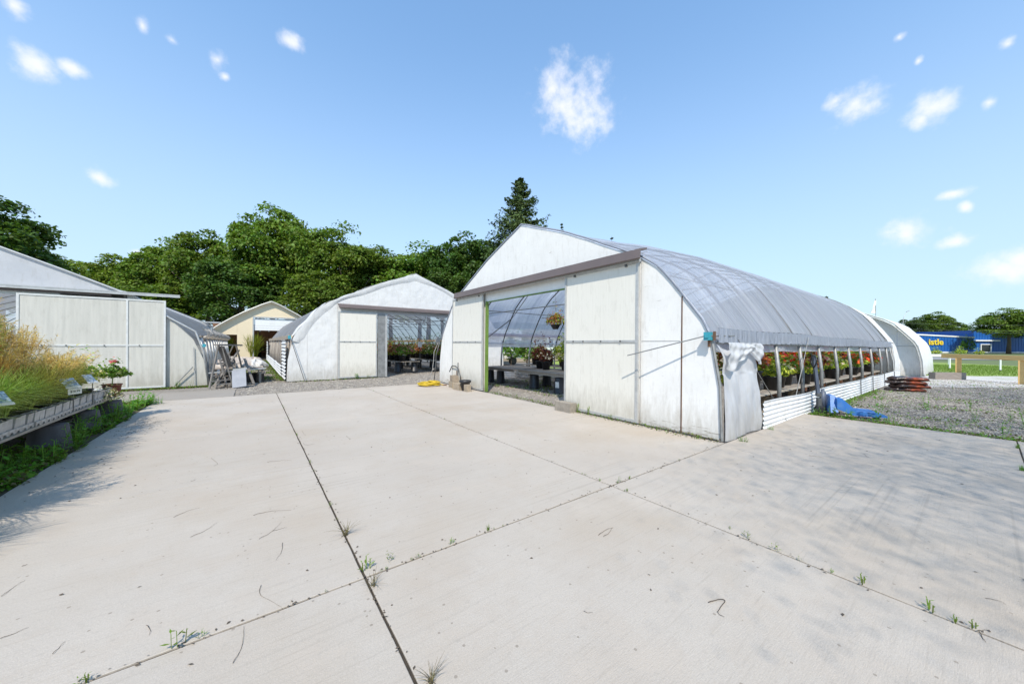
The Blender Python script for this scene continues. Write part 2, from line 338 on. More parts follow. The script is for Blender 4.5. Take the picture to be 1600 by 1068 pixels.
MT['f_pk'] = leafmat('petal_pink', (.62, .22, .24), (.52, .15, .18), trans=.3, island=.5)
MT['f_cr'] = leafmat('petal_cream', (.75, .66, .50), (.68, .56, .36), trans=.3, island=.3)
MT['f_ye'] = leafmat('leaf_chartreuse', (.60, .62, .10), (.44, .50, .06), trans=.35, island=.5)
MT['f_pu'] = leafmat('leaf_burgundy', (.10, .02, .03), (.16, .04, .03), trans=.3, island=.6)
MT['f_rust'] = leafmat('leaf_rust', (.28, .10, .03), (.18, .07, .03), trans=.3, island=.6)

# concrete: colour, grain, brushing and stains
def concrete(name, base, dark, rand=.05):
    mt, t, b = newmat(name); L = t.links.new; b.inputs['Roughness'].default_value = .85; b.inputs['Specular IOR Level'].default_value = .25
    tcn = nd('ShaderNodeNewGeometry', t); P = tcn.outputs['Position']
    def noise(s, d=5, ro=.6, st=None):
        mp = nd('ShaderNodeMapping', t); L(P, mp.inputs[0])
        if st: mp.inputs['Scale'].default_value = st
        n = nd('ShaderNodeTexNoise', t); n.inputs['Scale'].default_value = s; n.inputs['Detail'].default_value = d; n.inputs['Roughness'].default_value = ro; L(mp.outputs[0], n.inputs['Vector']); return n.outputs['Fac']
    def mixc(fac, A, B):
        m = nd('ShaderNodeMix', t, data_type='RGBA'); 
        if isinstance(fac, float): m.inputs['Factor'].default_value = fac
        else: L(fac, m.inputs['Factor'])
        for k, v in (('A', A), ('B', B)):
            if isinstance(v, tuple): m.inputs[k].default_value = c4(v)
            else: L(v, m.inputs[k])
        return m.outputs['Result']
    def rg(v, a, b_, hi=1.0):
        r = nd('ShaderNodeMapRange', t); r.inputs['From Min'].default_value = a; r.inputs['From Max'].default_value = b_; r.inputs['To Max'].default_value = hi; L(v, r.inputs['Value']); return r.outputs[0]
    c = mixc(rg(noise(.9, 6, .65), .35, .68), base, tuple(x*.90 for x in base))
    c = mixc(rg(noise(.45, 5, .6), .48, .70, .8), c, (base[0]*.90, base[1]*.83, base[2]*.74))
    c = mixc(rg(noise(120, 2, .7), .35, .75, .42), c, tuple(x*.58 for x in base))
    c = mixc(rg(noise(1.6, 7, .72), .48, .70, .55), c, (base[0]*.84, base[1]*.79, base[2]*.74))
    c = mixc(rg(noise(.8, 6, .7), .56, .72, .4), c, tuple(min(1, x*1.12) for x in base))
    c = mixc(rg(noise(26, 3, .5), .60, .74, .45), c, tuple(x*.72 for x in base))
    c = mixc(rg(noise(3.0, 4, .5, (1, 22, 1)), .56, .78, .22), c, dark)
    # dark tyre-like streaks running across the near slabs
    wv = noise(1.0, 3, .5, (.10, 26, 1)); c = mixc(M('MULTIPLY', rg(wv, .56, .70, .55), rg(noise(.35, 2), .45, .62), t), c, tuple(x*.60 for x in base))
    v = nd('ShaderNodeTexVoronoi', t); v.inputs['Scale'].default_value = 13; L(P, v.inputs['Vector'])
    sp = M('MULTIPLY', M('LESS_THAN', v.outputs['Distance'], .10, t), M('GREATER_THAN', noise(2.2, 2), .50, t), t)
    c = mixc(M('MULTIPLY', sp, .6, t), c, dark)
    pz = noise(.28, 4, .55); c = mixc(rg(pz, .46, .62, .35), c, (base[0]*.80, base[1]*.77, base[2]*.75))
    hs = nd('ShaderNodeHueSaturation', t); oi = nd('ShaderNodeObjectInfo', t); L(M('ADD', M('MULTIPLY', oi.outputs['Random'], rand, t), 1-rand/2, t), hs.inputs['Value']); L(c, hs.inputs['Color']); L(hs.outputs[0], b.inputs['Base Color'])
    bp = nd('ShaderNodeBump', t); bp.inputs['Strength'].default_value = .35; bp.inputs['Distance'].default_value = .004
    L(M('ADD', noise(180, 3), M('MULTIPLY', noise(30, 3, .6, (1, 6, 1)), 1.5, t), t), bp.inputs['Height']); L(bp.outputs[0], b.inputs['Normal'])
    return mt
MT['concrete'] = concrete('pad_concrete', (.49, .432, .37), (.20, .165, .13))
MT['concrete_old'] = concrete('old_concrete', (.33, .295, .255), (.14, .12, .10))
def gravelmat(name, a, b_, c_, sc_=55):
    mt, t, b = newmat(name); L = t.links.new; b.inputs['Roughness'].default_value = .95
    g = nd('ShaderNodeNewGeometry', t); P = g.outputs['Position']
    v = nd('ShaderNodeTexVoronoi', t); v.inputs['Scale'].default_value = sc_; L(P, v.inputs['Vector'])
    cr = nd('ShaderNodeValToRGB', t); cr.color_ramp.elements[0].color = c4(a); cr.color_ramp.elements[1].color = c4(b_)
    sx = nd('ShaderNodeSeparateColor', t); L(v.outputs['Color'], sx.inputs[0]); L(sx.outputs[0], cr.inputs[0])
    n = nd('ShaderNodeTexNoise', t); n.inputs['Scale'].default_value = .7; n.inputs['Detail'].default_value = 7; n.inputs['Roughness'].default_value = .7; L(P, n.inputs['Vector'])
    r = nd('ShaderNodeMapRange', t); r.inputs['From Min'].default_value = .5; r.inputs['From Max'].default_value = .68; L(n.outputs['Fac'], r.inputs['Value'])
    m = nd('ShaderNodeMix', t, data_type='RGBA'); L(M('MULTIPLY', r.outputs[0], .65, t), m.inputs['Factor']); L(cr.outputs[0], m.inputs['A']); m.inputs['B'].default_value = c4(c_); L(m.outputs['Result'], b.inputs['Base Color'])
    bp = nd('ShaderNodeBump', t); bp.inputs['Strength'].default_value = .9; bp.inputs['Distance'].default_value = .02; L(v.outputs['Distance'], bp.inputs['Height']); L(bp.outputs[0], b.inputs['Normal'])
    return mt
MT['gravel'] = gravelmat('gravel', (.18, .155, .13), (.38, .34, .30), (.20, .17, .125))
MT['gravel_far'] = gravelmat('gravel_pale', (.42, .40, .38), (.66, .63, .60), (.36, .36, .22), 30)
MT['stone'] = mat('stone_chip', (.42, .37, .315), (.22, .195, .17), scale=5, rough=.9, island=.8)
MT['soilground'] = mat('earth', (.07, .055, .035), (.11, .09, .055), scale=5, rough=.95, bump=.5, bscale=20, c3=(.07, .11, .025), s3=2)
MT['ground'] = mat('ground_green', (.10, .14, .04), (.15, .17, .06), scale=.4, rough=.95)
MT['lawn'] = mat('lawn', (.20, .29, .045), (.27, .33, .07), scale=2.5, rough=.9, bump=.8, bscale=25, c3=(.14, .22, .035), s3=.35)
MT['road'] = mat('road_asphalt', (.27, .265, .26), (.23, .225, .22), scale=4, rough=.9)
MT['joint'] = mat('joint_dirt', (.035, .028, .02), (.06, .045, .03), scale=20, rough=.95)

# ------------------------------------------------------------------ ground
def sheet(name, x0, x1, y0, y1, dz, mt, step=3, kind='structure', frame=None, rag=0):
    nx = max(1, int(abs(x1-x0)/step)); ny = max(1, int(abs(y1-y0)/step))
    def fn(u, v):
        a = x0+(x1-x0)*u; b = y0+(y1-y0)*v
        if rag and (u in (0, 1) or v in (0, 1)): a += rng.uniform(-rag, rag); b += rng.uniform(-rag, rag)
        if frame: p = f_*a + r_*b; return (p.x, p.y, gz(p.x)+dz)
        return (a, b, gz(a)+dz)
    mb = MB().grid(fn, nx, ny); o = mb.build(name, mt); tag(o, kind=kind); return o
sheet('ground', -600, 900, -500, 900, -.06, MT['ground'], step=4 if False else 8)
def near_sheet(): pass
sheet('gravel_yard', -14, 34, -8, 40, -.03, MT['gravel'], step=1)
sheet('lawn', 19, 46, 2, 46, -.016, MT['lawn'], step=1, frame=1, rag=.35)
sheet('pale_gravel_strip', 13.0, 19.6, 8, 32, -.022, MT['gravel_far'], step=.6, frame=1, rag=.25)
sheet('road', 46, 58, -60, 160, -.012, MT['road'], step=6, frame=1)
sheet('soil_bed', -4.6, -1.75, 1.5, 12.0, -.012, MT['soilground'], step=.5)
sheet('path', -1.0, 1.2, 15, 40, -.024, MT['soilground'], step=.6, rag=.3).name = 'path_verge'

# concrete pad: slabs cast side by side with open joints
pad = empty('concrete_pad'); tag(pad, kind='structure')
bed = MB().b2((-1.84, -6, -.10), (9.08, 2.18, -.009)).b2((-1.84, 2.18, -.10), (5.40, 11.66, -.009)).build('joint_bed', MT['joint'], pad)
def slab(x0, x1, y0, y1, gx0=.005, gx1=.005, gy0=.002, gy1=.002, mt='concrete', parent=pad, edge=None, z=0):
    bv = .003
    X0, X1, Y0, Y1 = x0+gx0, x1-gx1, y0+gy0, y1-gy1
    n = 14
    ring = []
    for k in range(n): ring.append((X0+(X1-X0)*k/n, Y0))
    for k in range(n): ring.append((X1, Y0+(Y1-Y0)*k/n))
    for k in range(n): ring.append((X1-(X1-X0)*k/n, Y1))
    for k in range(n): ring.append((X0, Y1-(Y1-Y0)*k/n))
    ring = [(a+rng.uniform(-.0015, .0015), b+rng.uniform(-.0015, .0015)) for a, b in ring]
    cx, cy = (X0+X1)/2, (Y0+Y1)/2
    ins = [(a+(bv if a < cx else -bv)*(abs(a-cx) > (X1-X0)/2-.01), b+(bv if b < cy else -bv)*(abs(b-cy) > (Y1-Y0)/2-.01)) for a, b in ring]
    N = len(ring); vs = [(a, b, -.10) for a, b in ring]+[(a, b, z-bv*.6) for a, b in ring]+[(a, b, z) for a, b in ins]
    fs = [(i, (i+1) % N, (i+1) % N+N, i+N) for i in range(N)]+[(i+N, (i+1) % N+N, (i+1) % N+2*N, i+2*N) for i in range(N)]+[tuple(range(2*N, 3*N))]
    MB().add(vs, fs).build('slab', MT[mt], parent)
J = .0072; S = .003
for (a, b, ga, gb) in ((-1.82, .55, 0, J), (.55, 2.87, J, J), (2.87, 5.42, J, 0)):
    for (c, d, gc, gd) in ((2.2, 4.58, J, S), (4.58, 7.02, S, S), (7.02, 11.64, S, 0)):
        slab(a, b, c, d, ga, gb, gc, gd)
for (a, b, ga, gb) in ((-1.82, .55, 0, J), (.55, 2.87, J, J), (2.87, 5.22, J, S), (5.22, 9.1, S, 0)):
    for (c, d, gc, gd) in ((-.3, 2.2, J, J), (-2.7, -.3, S, J), (-5.4, -2.7, S, S)):
        slab(a, b, c, d, ga, gb, gc, gd if c > -.5 or a > 5 else S)
walk = empty('old_walkway'); tag(walk, kind='structure')
slab(-3.2, -2.02, 11.72, 13.6, mt='concrete_old', parent=walk, z=-.006); slab(-2.02, -.38, 11.72, 13.55, mt='concrete_old', parent=walk, z=-.006); slab(-4.5, -3.2, 11.72, 13.6, mt='concrete_old', parent=walk, z=-.006)

# loose stones on the gravel (uncountable)
def stones(name, regions, mt):
    V = []
    oc = np.array([[1,0,0],[-1,0,0],[0,1,0],[0,-1,0],[0,0,1],[0,0,-1]], float)
    F = np.array([[0,2,4],[2,1,4],[1,3,4],[3,0,4],[2,0,5],[1,2,5],[3,1,5],[0,3,5]])
    for (x0, x1, y0, y1, n, s0, s1) in regions:
        C = np.stack([rng.uniform(x0, x1, n), rng.uniform(y0, y1, n), np.zeros(n)], 1)
        inpad = (C[:, 0] > -1.9) & (C[:, 0] < 9.12) & (C[:, 1] < 2.22) | (C[:, 0] > -1.9) & (C[:, 0] < 5.43) & (C[:, 1] < 11.68)
        C = C[~inpad]; n = len(C)
        C[:, 2] = -.008*np.clip(C[:, 0]-9, 0, 44)-.026
        s = rng.uniform(s0, s1, n)*rng.uniform(.6, 1.2, n)
        a = rng.normal(size=(n, 6, 3))*.25
        P = (oc[None]+a)*s[:, None, None]*rng.uniform(.6, 1.2, (n, 1, 3))*np.array([1, 1, .7])+C[:, None]
        V.append(P[:, F].reshape(-1, 3))
    o = link(name, np_mesh(name, np.concatenate(V), 3, mt)); tag(o, kind='stuff'); return o
tag(stones('loose_gravel', [(-1, 11, 11.6, 15.6, 26000, .010, .022), (-.6, 1.4, 15, 24, 6000, .012, .026), (5.45, 9, 5, 12, 9000, .010, .02), (9.05, 17.5, -3.6, 2.1, 42000, .010, .024), (17.5, 27, -4, 2, 12000, .014, .03), (3, 9, 15, 20, 5000, .012, .022)], MT['stone']), 'loose grey crushed stone spread over the yard', 'gravel')

# ------------------------------------------------------------------ arched greenhouses
PROF = [(4.80, 0), (4.76, .8), (4.62, 1.5), (4.50, 1.75), (4.17, 2.2), (3.79, 2.68), (3.40, 2.95), (2.9, 3.19), (2.37, 3.45), (1.55, 3.84), (.7, 4.16), (0, 4.42)]
BULGE = [(4.80, 0), (4.76, .8), (4.62, 1.5), (4.50, 1.80), (4.20, 2.32), (3.82, 2.90), (3.40, 3.30), (2.9, 3.64), (2.37, 3.92), (1.55, 4.24), (.7, 4.48), (0, 4.66)]
def pt(prof, t):           # t 0 base .. 1 apex by index
    k = t*(len(prof)-1); i = min(int(k), len(prof)-2); w = k-i
    return (prof[i][0]*(1-w)+prof[i+1][0]*w, prof[i][1]*(1-w)+prof[i+1][1]*w)
def blend(w): return [((a[0]*(1-w)+b[0]*w), (a[1]*(1-w)+b[1]*w)) for a, b in zip(PROF, BULGE)]
def zat(prof, x):
    x = abs(x)
    for (a, b) in zip(prof, prof[1:]):
        if b[0] <= x <= a[0]: 
            return a[1]+(b[1]-a[1])*(a[0]-x)/(a[0]-b[0]+1e-9)
    return 0
def under(prof, x0, x1, z0, y, th=.03, inset=.0):
    """wall piece below the arch between x0 and x1"""
    xs = sorted({x0, x1, *[sx*p[0] for p in prof for sx in (-1, 1) if x0 < sx*p[0] < x1]})
    top = [(x, max(zat(prof, x)-inset, z0+.001)) for x in xs]
    poly = [(x0, z0)]+[(x1, z0)]+[(x, z) for x, z in reversed(top)]
    q = []
    for p in poly:
        if not q or abs(p[0]-q[-1][0])+abs(p[1]-q[-1][1]) > .004: q.append(p)
    return MB().prism(q, y, y+th)
PROF3 = [(4.80, 0), (4.72, .8), (4.45, 1.5), (4.15, 1.85), (3.86, 2.15), (3.5, 2.5), (3.1, 2.75), (2.5, 3.02), (1.8, 3.32), (1.27, 3.55), (.7, 3.80), (0, 4.08)]
EAVE = 2/11          # index 2 of the profile: z = 1.5
def roof_film(L, prof_at, mt, root, y0=0, t0=EAVE, rib=1.5, nper=6, both=True, sag=.045, name='roof_film'):
    n = max(2, int(L/rib*nper)); m = 44
    ph = rng.uniform(0, 6, 8)
    def fn(u, v):
        y = y0+L*u; pr = prof_at(y)
        s = v*2-1; t = 1-abs(s)*(1-t0)
        x, z = pt(pr, t); sx = 1 if s > 0 else -1
        sg = sag*abs(math.sin(PI*(y-y0)/rib))
        w = .008*math.sin(y*3.1+ph[0]+3*s)+.006*math.sin(y*7.7+ph[1]-5*s)
        k = 1-(sg-w)/4.0
        return (sx*x*k, y, z*k+.03)
    o = MB().grid(fn, n, m).build(name, mt, root, smooth=True); return o
def rib_obj(root, y, prof, mt, r=.021, t0=0, name='rib'):
    pts = []
    N = 26
    for i in range(N*2+1):
        s = i/N-1; t = 1-abs(s)*(1-t0); x, z = pt(prof, t); pts.append(((1 if s > 0 else -1)*x*.992, y, z*.992))
    return MB().tube(pts, r, 6).build(name, mt, root, smooth=True)
def post_obj(root, sx, y, prof, mt, r=.045, top=1.5, name='post'):
    pts = [(sx*4.70, y, 0), (sx*4.70, y, .8), (sx*4.62, y, top+.05)]
    return MB().tube(pts, r, 8).build(name, mt, root, smooth=True)
def corr_panel(root, x, y0, y1, z0, z1, mt, pitch=.075, amp=.009, name='corrugated_panel', lean=0, vert=False):
    n = int((z1-z0)/pitch*8)
    def fn(u, v):
        y = y0+(y1-y0)*u; z = z0+(z1-z0)*v
        return (x+amp*math.cos(2*PI*(z-z0)/pitch)+lean*v + .012*math.sin(y*2.2)*v, y, z+.012*math.sin(y*1.3)*v)
    ny = max(2, int((y1-y0)/.25)); return MB().grid(fn, ny, n).build(name, mt, root, smooth=True)
def sliding_door(root, x0, x1, z0, z1, y, midz=(1.46,), mull=(), fr='alu', sh='poly_fog', name='sliding_door', w=.05):
    d = empty(name); d.parent = root
    mb = MB()
    mb.b2((x0, y, z0), (x0+w, y+.04, z1)).b2((x1-w, y, z0), (x1, y+.04, z1)).b2((x0+w, y, z1-w), (x1-w, y+.04, z1)).b2((x0+w, y, z0), (x1-w, y+.04, z0+w))
    mb.build('frame', MT[fr], d)
    r = MB()
    for z in midz: r.b2((x0+w, y-.002, z-.02), (x1-w, y+.03, z+.02))
    for x in mull: r.b2((x-.02, y-.004, z0+w), (x+.02, y+.028, z1-w))
    if r.v: r.build('rail', MT[fr], d)
    MB().b2((x0+w-.005, y+.014, z0+w-.005), (x1-w+.005, y+.026, z1-w+.005)).build('sheet', MT[sh], d)
    for z in midz:
        for q in (.15, .3, .55, .8): MB().box((x0+(x1-x0)*q, y-.008, z), (.025, .02, .025)).build('bolt', MT['steel_dk'], d)
    return d
def hood(root, x0, x1, z, y=-.24, mt='gutter', h=.14):
    """sloping fascia that covers the door track"""
    sec = [(0.0, z+h+.03), (-.20, z+h-.02), (-.22, z+.02), (-.20, z), (-.185, z+.01), (-.20, z+.03), (-.18, z+h-.05), (0.0, z+h-.01)]
    n = len(sec); vs = [(x0, a, b) for a, b in sec]+[(x1, a, b) for a, b in sec]
    fs = [(i, (i+1) % n, (i+1) % n+n, i+n) for i in range(n)]+[tuple(range(n))[::-1], tuple(range(n, 2*n))]
    MB().add(vs, fs).build('track_hood', MT[mt], root)
    MB().b2((x0+.05, -.15, z-.02), (x1-.05, -.10, z+.03)).build('door_track', MT['alu'], root)

# ===== main greenhouse, gable towards the pad, long side to the right
b1 = empty('greenhouse', (5.5, 7.05, 0), -PI/2, 'largest white arched greenhouse with blue grey film roof and open doors beside the concrete pad', 'greenhouse', rx=-R(.35))
L1 = 18.6
def p1(y): w = min(max(y/4.5, 0), 1); w = w*w*(3-2*w); return blend(w*.85)
roof_film(L1-2.2, p1, MT['film_blue'], b1, y0=.02, t0=.152)
roof_film(2.15, p1, MT['film_white'], b1, y0=L1-2.15, t0=.0, name='end_film')
# hem flap hanging at the eave, and the roll tube inside it
for sx in (1, -1):
    def fn(u, v, sx=sx):
        y = .06+(L1-2.1)*u; pr = p1(y); x, z = pt(pr, .155)
        return (sx*(x+.035+.012*math.sin(y*34+3*math.sin(y*1.7))*(.3+v)), y, 1.66-.22*v-.03*math.sin(y*1.1)*.4+.008*math.sin(y*23))
    if sx > 0: MB().grid(fn, 420, 4).build('flap', MT['film_flap'], b1, smooth=True)
    if sx > 0: MB().tube([(4.60, .3, 1.665)]+[(4.605+.006*math.sin(y*2), y, 1.665-.015*math.sin(y*1.1)) for y in [k*.5 for k in range(1, 33)]], .009, 4).build('hem_cord', MT['steel_dk'], b1)
    MB().tube([(sx*4.66, .1, 1.44), (sx*4.66, 5, 1.43), (sx*4.66, L1-1.6, 1.44)], .022, 8).build('roll_tube', MT['galv'], b1, smooth=True)
rib_y = [.12, 1.36, 2.68, 4.15, 5.65, 7.2, 8.8, 10.45, 12.2, 14.0, 15.6, 17.2]
for y in rib_y:
    rib_obj(b1, y, p1(y), MT['steel_dk'], .022, t0=EAVE)
    if y > .5:
        for sx in (1, -1): post_obj(b1, sx, y, p1(y), MT['galv'], .036)
for (x, z, nm, mm) in ((-4.62, 1.78, 'eave_board', 'brwood'), (4.55, 1.60, 'eave_board', 'wood')):
    MB().b2((x-.02, .5, z-.06), (x+.02, L1-.3, z+.06)).build(nm, MT[mm], b1)
for (x, z) in ((-3.75, 2.62), (3.75, 2.62), (0, 4.15)):
    MB().tube([(x, .1, z), (x, L1-.2, z)], .016, 6).build('purlin', MT['galv'], b1)
for k, y in enumerate(rib_y[1::2]):
    MB().tube([(-3.9, y, 2.5), (3.9, y, 2.5)], .014, 6).build('tie', MT['galv'], b1)
MB().tube([(-4.7, .3, .05), (-4.55, 1.4, 1.3), (-3.9, 2.6, 2.4)], .018, 6).build('brace', MT['steel_dk'], b1)
MB().tube([(4.7, .9, .05), (4.1, 3.6, 2.3)], .014, 6).build('brace', MT['steel_dk'], b1)
MB().tube([(-3.9, 2.6, 2.4), (-1.4, 1.36, 2.9)], .014, 6).build('brace', MT['galv'], b1)
# end wall boards: separate painted sheets
P0 = PROF
for (a, b, z0, kind) in ((3.44, 4.17, .0, 'paint'), (4.185, 4.78, .0, 'paint'), (1.64, 3.43, .0, 'paint'), (-3.44, -1.66, 0, 'paint'), (-4.78, -3.45, 0, 'paint')):
    under(P0, a+.004, b-.004, z0+.01, 0, .03, .0).build('wall_board', MT[kind], b1)
under(P0, -3.55, 3.55, 3.02, -.004, .03).build('gable_sheet', MT['paint'], b1)
MB().b2((-1.65, .002, 2.63), (1.63, .03, 3.015)).build('header_board', MT['white'], b1)
MB().b2((4.172, -.008, 0), (4.188, .0, 2.18)).build('cover_strip', MT['rust'], b1)
MB().b2((4.775, -.02, 0), (4.80, .02, .8)).build('cover_strip', MT['wood'], b1)
MB().tube([(4.79, -.015, 0), (4.76, -.015, .8), (4.64, -.015, 1.5)], .02, 6).build('corner_pipe', MT['galv'], b1)
# edge of the film clamped round the arch
pts = []
for i in range(53):
    s = i/26-1; t = 1-abs(s)*(1-EAVE); x, z = pt(P0, t); pts.append(((1 if s > 0 else -1)*(x+.01), -.01, z+.035+.004*math.sin(i*1.7)))
MB().tube(pts, .022, 6).build('edge_clamp', MT['film_flap'], b1, smooth=True)
hood(b1, -3.3, 3.55, 2.865, h=.20); 
MB().b2((-1.65, -.03, 0), (-1.59, .05, 2.64)).build('door_post', MT['green'], b1)
MB().b2((-1.56, -.01, 2.60), (1.63, .035, 2.63)).build('door_head', MT['green'], b1)
MB().b2((1.58, 0, 0), (1.64, .05, 2.63)).build('door_post', MT['wood'], b1)
sliding_door(b1, 1.66, 3.45, .03, 2.87, -.10)
sliding_door(b1, -3.62, -1.69, .03, 2.87, -.10)
for x in (3.2, 1.95, -3.3, -1.9): MB().b2((x-.02, -.12, 2.8), (x+.02, -.09, 2.93)).build('door_hanger', MT['steel_dk'], b1)
# faint seams of the boards above and beside the door
for (a, b, z) in ((3.46, 4.15, 1.46),): MB().b2((a, -.003, z-.004), (b, .0, z+.004)).build('board_seam', MT['galv'], b1)
# roll-up crank
MB().box((4.62, -.09, 1.53), (.095, .08, .12)).box((4.62, -.135, 1.53), (.05, .02, .05)).build('crank_box', MT['teal'], b1)
MB().b2((4.61, -.08, 1.37), (4.64, -.05, 1.47)).b2((4.675, -.06, 1.47), (4.70, -.02, 1.60)).build('crank_bracket', MT['rust'], b1)
MB().tube([(3.40, -.32, 1.21), (4.58, -.11, 1.53)], .010, 6).build('crank_rod', MT['galv'], b1)
MB().tube([(4.66, -.10, 1.53), (4.70, .6, 1.55)], .014, 6).build('crank_axle', MT['galv'], b1)
# limp plastic curtain at the corner
def fs_(u, v):
    y = .02+1.32*u; z = 1.42*v+.0
    w = .022*math.sin(u*7+2.5*v)+.010*math.sin(u*15-6*v)*(1-v*.5)+.007*math.sin(v*19+u*9)*math.sin(u*5)+.004*math.sin(u*37+v*11)
    fold = 0
    if v > .68: fold = .025*(math.sin((v-.68)/.32*PI)**2)*(.6+.7*abs(math.sin(u*5.5+v*5)))+.012*math.sin(u*16+v*16)
    x = (4.80-.045*v*v*3)*1+.02+w+fold
    return (x, y, z-.10*(v > .9)*abs(math.sin(u*4.5))*(v-.9)/.1)
MB().grid(fs_, 46, 70).build('corner_curtain', MT['film_sheet'], b1, smooth=True)
def fc(u, v):      # crumpled excess gathered under the eave
    y = .04+1.3*u; z = 1.44-.40*v*(.72+.28*math.sin(u*6.3+.9)+.06*math.sin(u*17))
    b = .028*math.sin(v*PI)+.014*math.sin(u*19+v*5)*(.3+v)+.010*math.sin(u*8-v*15+2)+.006*math.sin(u*43+v*9)
    return (4.80+b+.035, y, z)
MB().grid(fc, 60, 22).build('curtain_gather', MT['film_gather'], b1, smooth=True)
# lacing ropes
for (a, b) in (((4.70, .75, 1.50), (4.86, 2.55, .0)), ((4.74, 4.4, 1.60), (4.84, 3.15, .42))):
    MB().tube([a, b], .007, 5).build('rope', MT['galv'], b1)
# corrugated skirt
seg = [1.37, 3.2, 5.0, 6.9, 9.0, 10.9, 13.2, 15.6, 17.4]
for a, b in zip(seg, seg[1:]):
    corr_panel(b1, 4.86+.004*(seg.index(a) % 2), a, b+.04, .0, .46, MT['corr'])
for y in seg[4:8]: MB().tube([(4.895, y, .01), (4.885, y, .46)], .012, 5).build('skirt_joint', MT['steel_dk'], b1)
corr_panel(b1, -4.84, .3, 17.2, 0, .3, MT['corr'])
# far gable
under(blend(.9), -4.75, 4.75, 0, L1, .03, .02).build('far_gable', MT['film_white'], b1)

# ===== second greenhouse, gable towards the pad further back
b2 = empty('greenhouse', (5.80, 15.0, 0), 0, 'white film covered arched greenhouse between the cream shed and the largest greenhouse', 'greenhouse')
L2 = 20.0
pf = lambda y: PROF
roof_film(L2-.9, pf, MT['film_grey'], b2, y0=.9, t0=.152, rib=1.2)
def roofw(u, v):
    y = -.05+1.0*u; s = v*2-1; t = 1-abs(s)*(1-EAVE*.95); x, z = pt(PROF, t)
    k = 1+.006*math.sin(v*40+u*6)+.004*math.sin(v*93)
    return ((1 if s > 0 else -1)*x*k, y, z*k+.045)
MB().grid(roofw, 8, 90).build('wrapped_film', MT['film_white'], b2, smooth=True)
def lapel(u, v):      # the film folded round the arch on to the gable
    s = u*2-1; t = 1-abs(s)*(1-EAVE*.95); x, z = pt(PROF, t); k = 1-(.05+.012*math.sin(u*17)+.008*math.sin(u*41))*v
    return ((1 if s > 0 else -1)*x*k, -.055+.05*v-.012*math.sin(v*PI), (z+.045)*k+.0)
MB().grid(lapel, 110, 6).build('folded_film', MT['film_white'], b2, smooth=True)
for (a, b) in ((-4.79, -4.15), (-4.145, -3.13), (-3.125, -1.66), (1.66, 3.4), (3.41, 4.79)):
    under(PROF, a, b, 0, 0, .03, .01).build('wall_board', MT['film_white'], b2)
under(PROF, -3.2, 3.2, 2.93, -.004, .03, .02).build('gable_sheet', MT['film_white'], b2)
MB().b2((-1.65, .002, 2.62), (1.65, .03, 2.93)).build('header_board', MT['film_sheet'], b2)
hood(b2, -3.12, 2.9, 2.76, h=.16)
sliding_door(b2, -3.12, -1.66, .03, 2.64, -.10)
MB().b2((-1.62, -.06, 0), (-1.32, -.02, 2.62)).build('door_edge_board', MT['galv'], b2)
MB().b2((-1.32, -.07, 0), (-1.24, .0, 2.62)).build('door_post', MT['alu'], b2)
sliding_door(b2, 1.66, 3.12, .03, 2.64, -.10)
for k in range(17):
    y = .15+k*1.2
    rib_obj(b2, y, PROF, MT['steel_dk'], .018)
    for sx in (-1, 1): post_obj(b2, sx, y, PROF, MT['wood'], .04)
for k in range(0, 16, 3):
    MB().tube([(-3.9, .15+k*1.2, 2.45), (3.9, .15+k*1.2, 2.45)], .012, 5).build('tie', MT['steel_dk'], b2)
    MB().tube([(-2.6, .15+k*1.2, 2.45), (0, .15+k*1.2, 4.2), (2.6, .15+k*1.2, 2.45)], .012, 5).build('truss', MT['steel_dk'], b2)
for (x, z) in ((-3.6, 2.8), (3.6, 2.8), (0, 4.2), (-2, 3.7), (2, 3.7)): MB().tube([(x, .1, z), (x, L2-.1, z)], .012, 5).build('purlin', MT['steel_dk'], b2)
for sx in (-1, 1):
    MB().b2((sx*4.6-.03, .1, 1.54), (sx*4.6+.03, L2, 1.66)).build('eave_board', MT['ywood'], b2)
def ff(u, v):
    y = .3+(L2-.6)*u; return (-4.70-.02*math.sin(y*30)*v, y, 1.70-.17*v+.015*math.sin(y*2))
MB().grid(ff, 200, 3).build('flap', MT['film_beige'], b2, smooth=True)
corr_panel(b2, -4.83, .05, 1.9, 0, 1.5, MT['corr'], pitch=.13, amp=.022)
for a in (1.88, 4.9, 7.9, 10.9, 13.9, 16.9): corr_panel(b2, -4.85, a, a+3.03, 0, .48, MT['corr'], pitch=.12, amp=.02)
corr_panel(b2, -4.83, 17.5, 20, .48, 1.5, MT['corr'], pitch=.13, amp=.022)
corr_panel(b2, 4.85, .1, 20, 0, .4, MT['corr'], pitch=.12, amp=.02)
MB().box((-4.72, -.09, 1.60), (.09, .08, .12)).build('crank_box', MT['teal'], b2)
MB().tube([(-4.68, -.12, 1.55), (-4.25, -.22, .0)], .012, 6).build('crank_rod', MT['steel_dk'], b2)
MB().b2((-4.62, L2, .6), (4.62, L2+.02, 1.5)).build('rear_sheet', MT['film_beige'], b2)
under(PROF, -4.75, 4.75, 1.5, L2, .03, .02).build('far_gable', MT['film_beige'], b2)

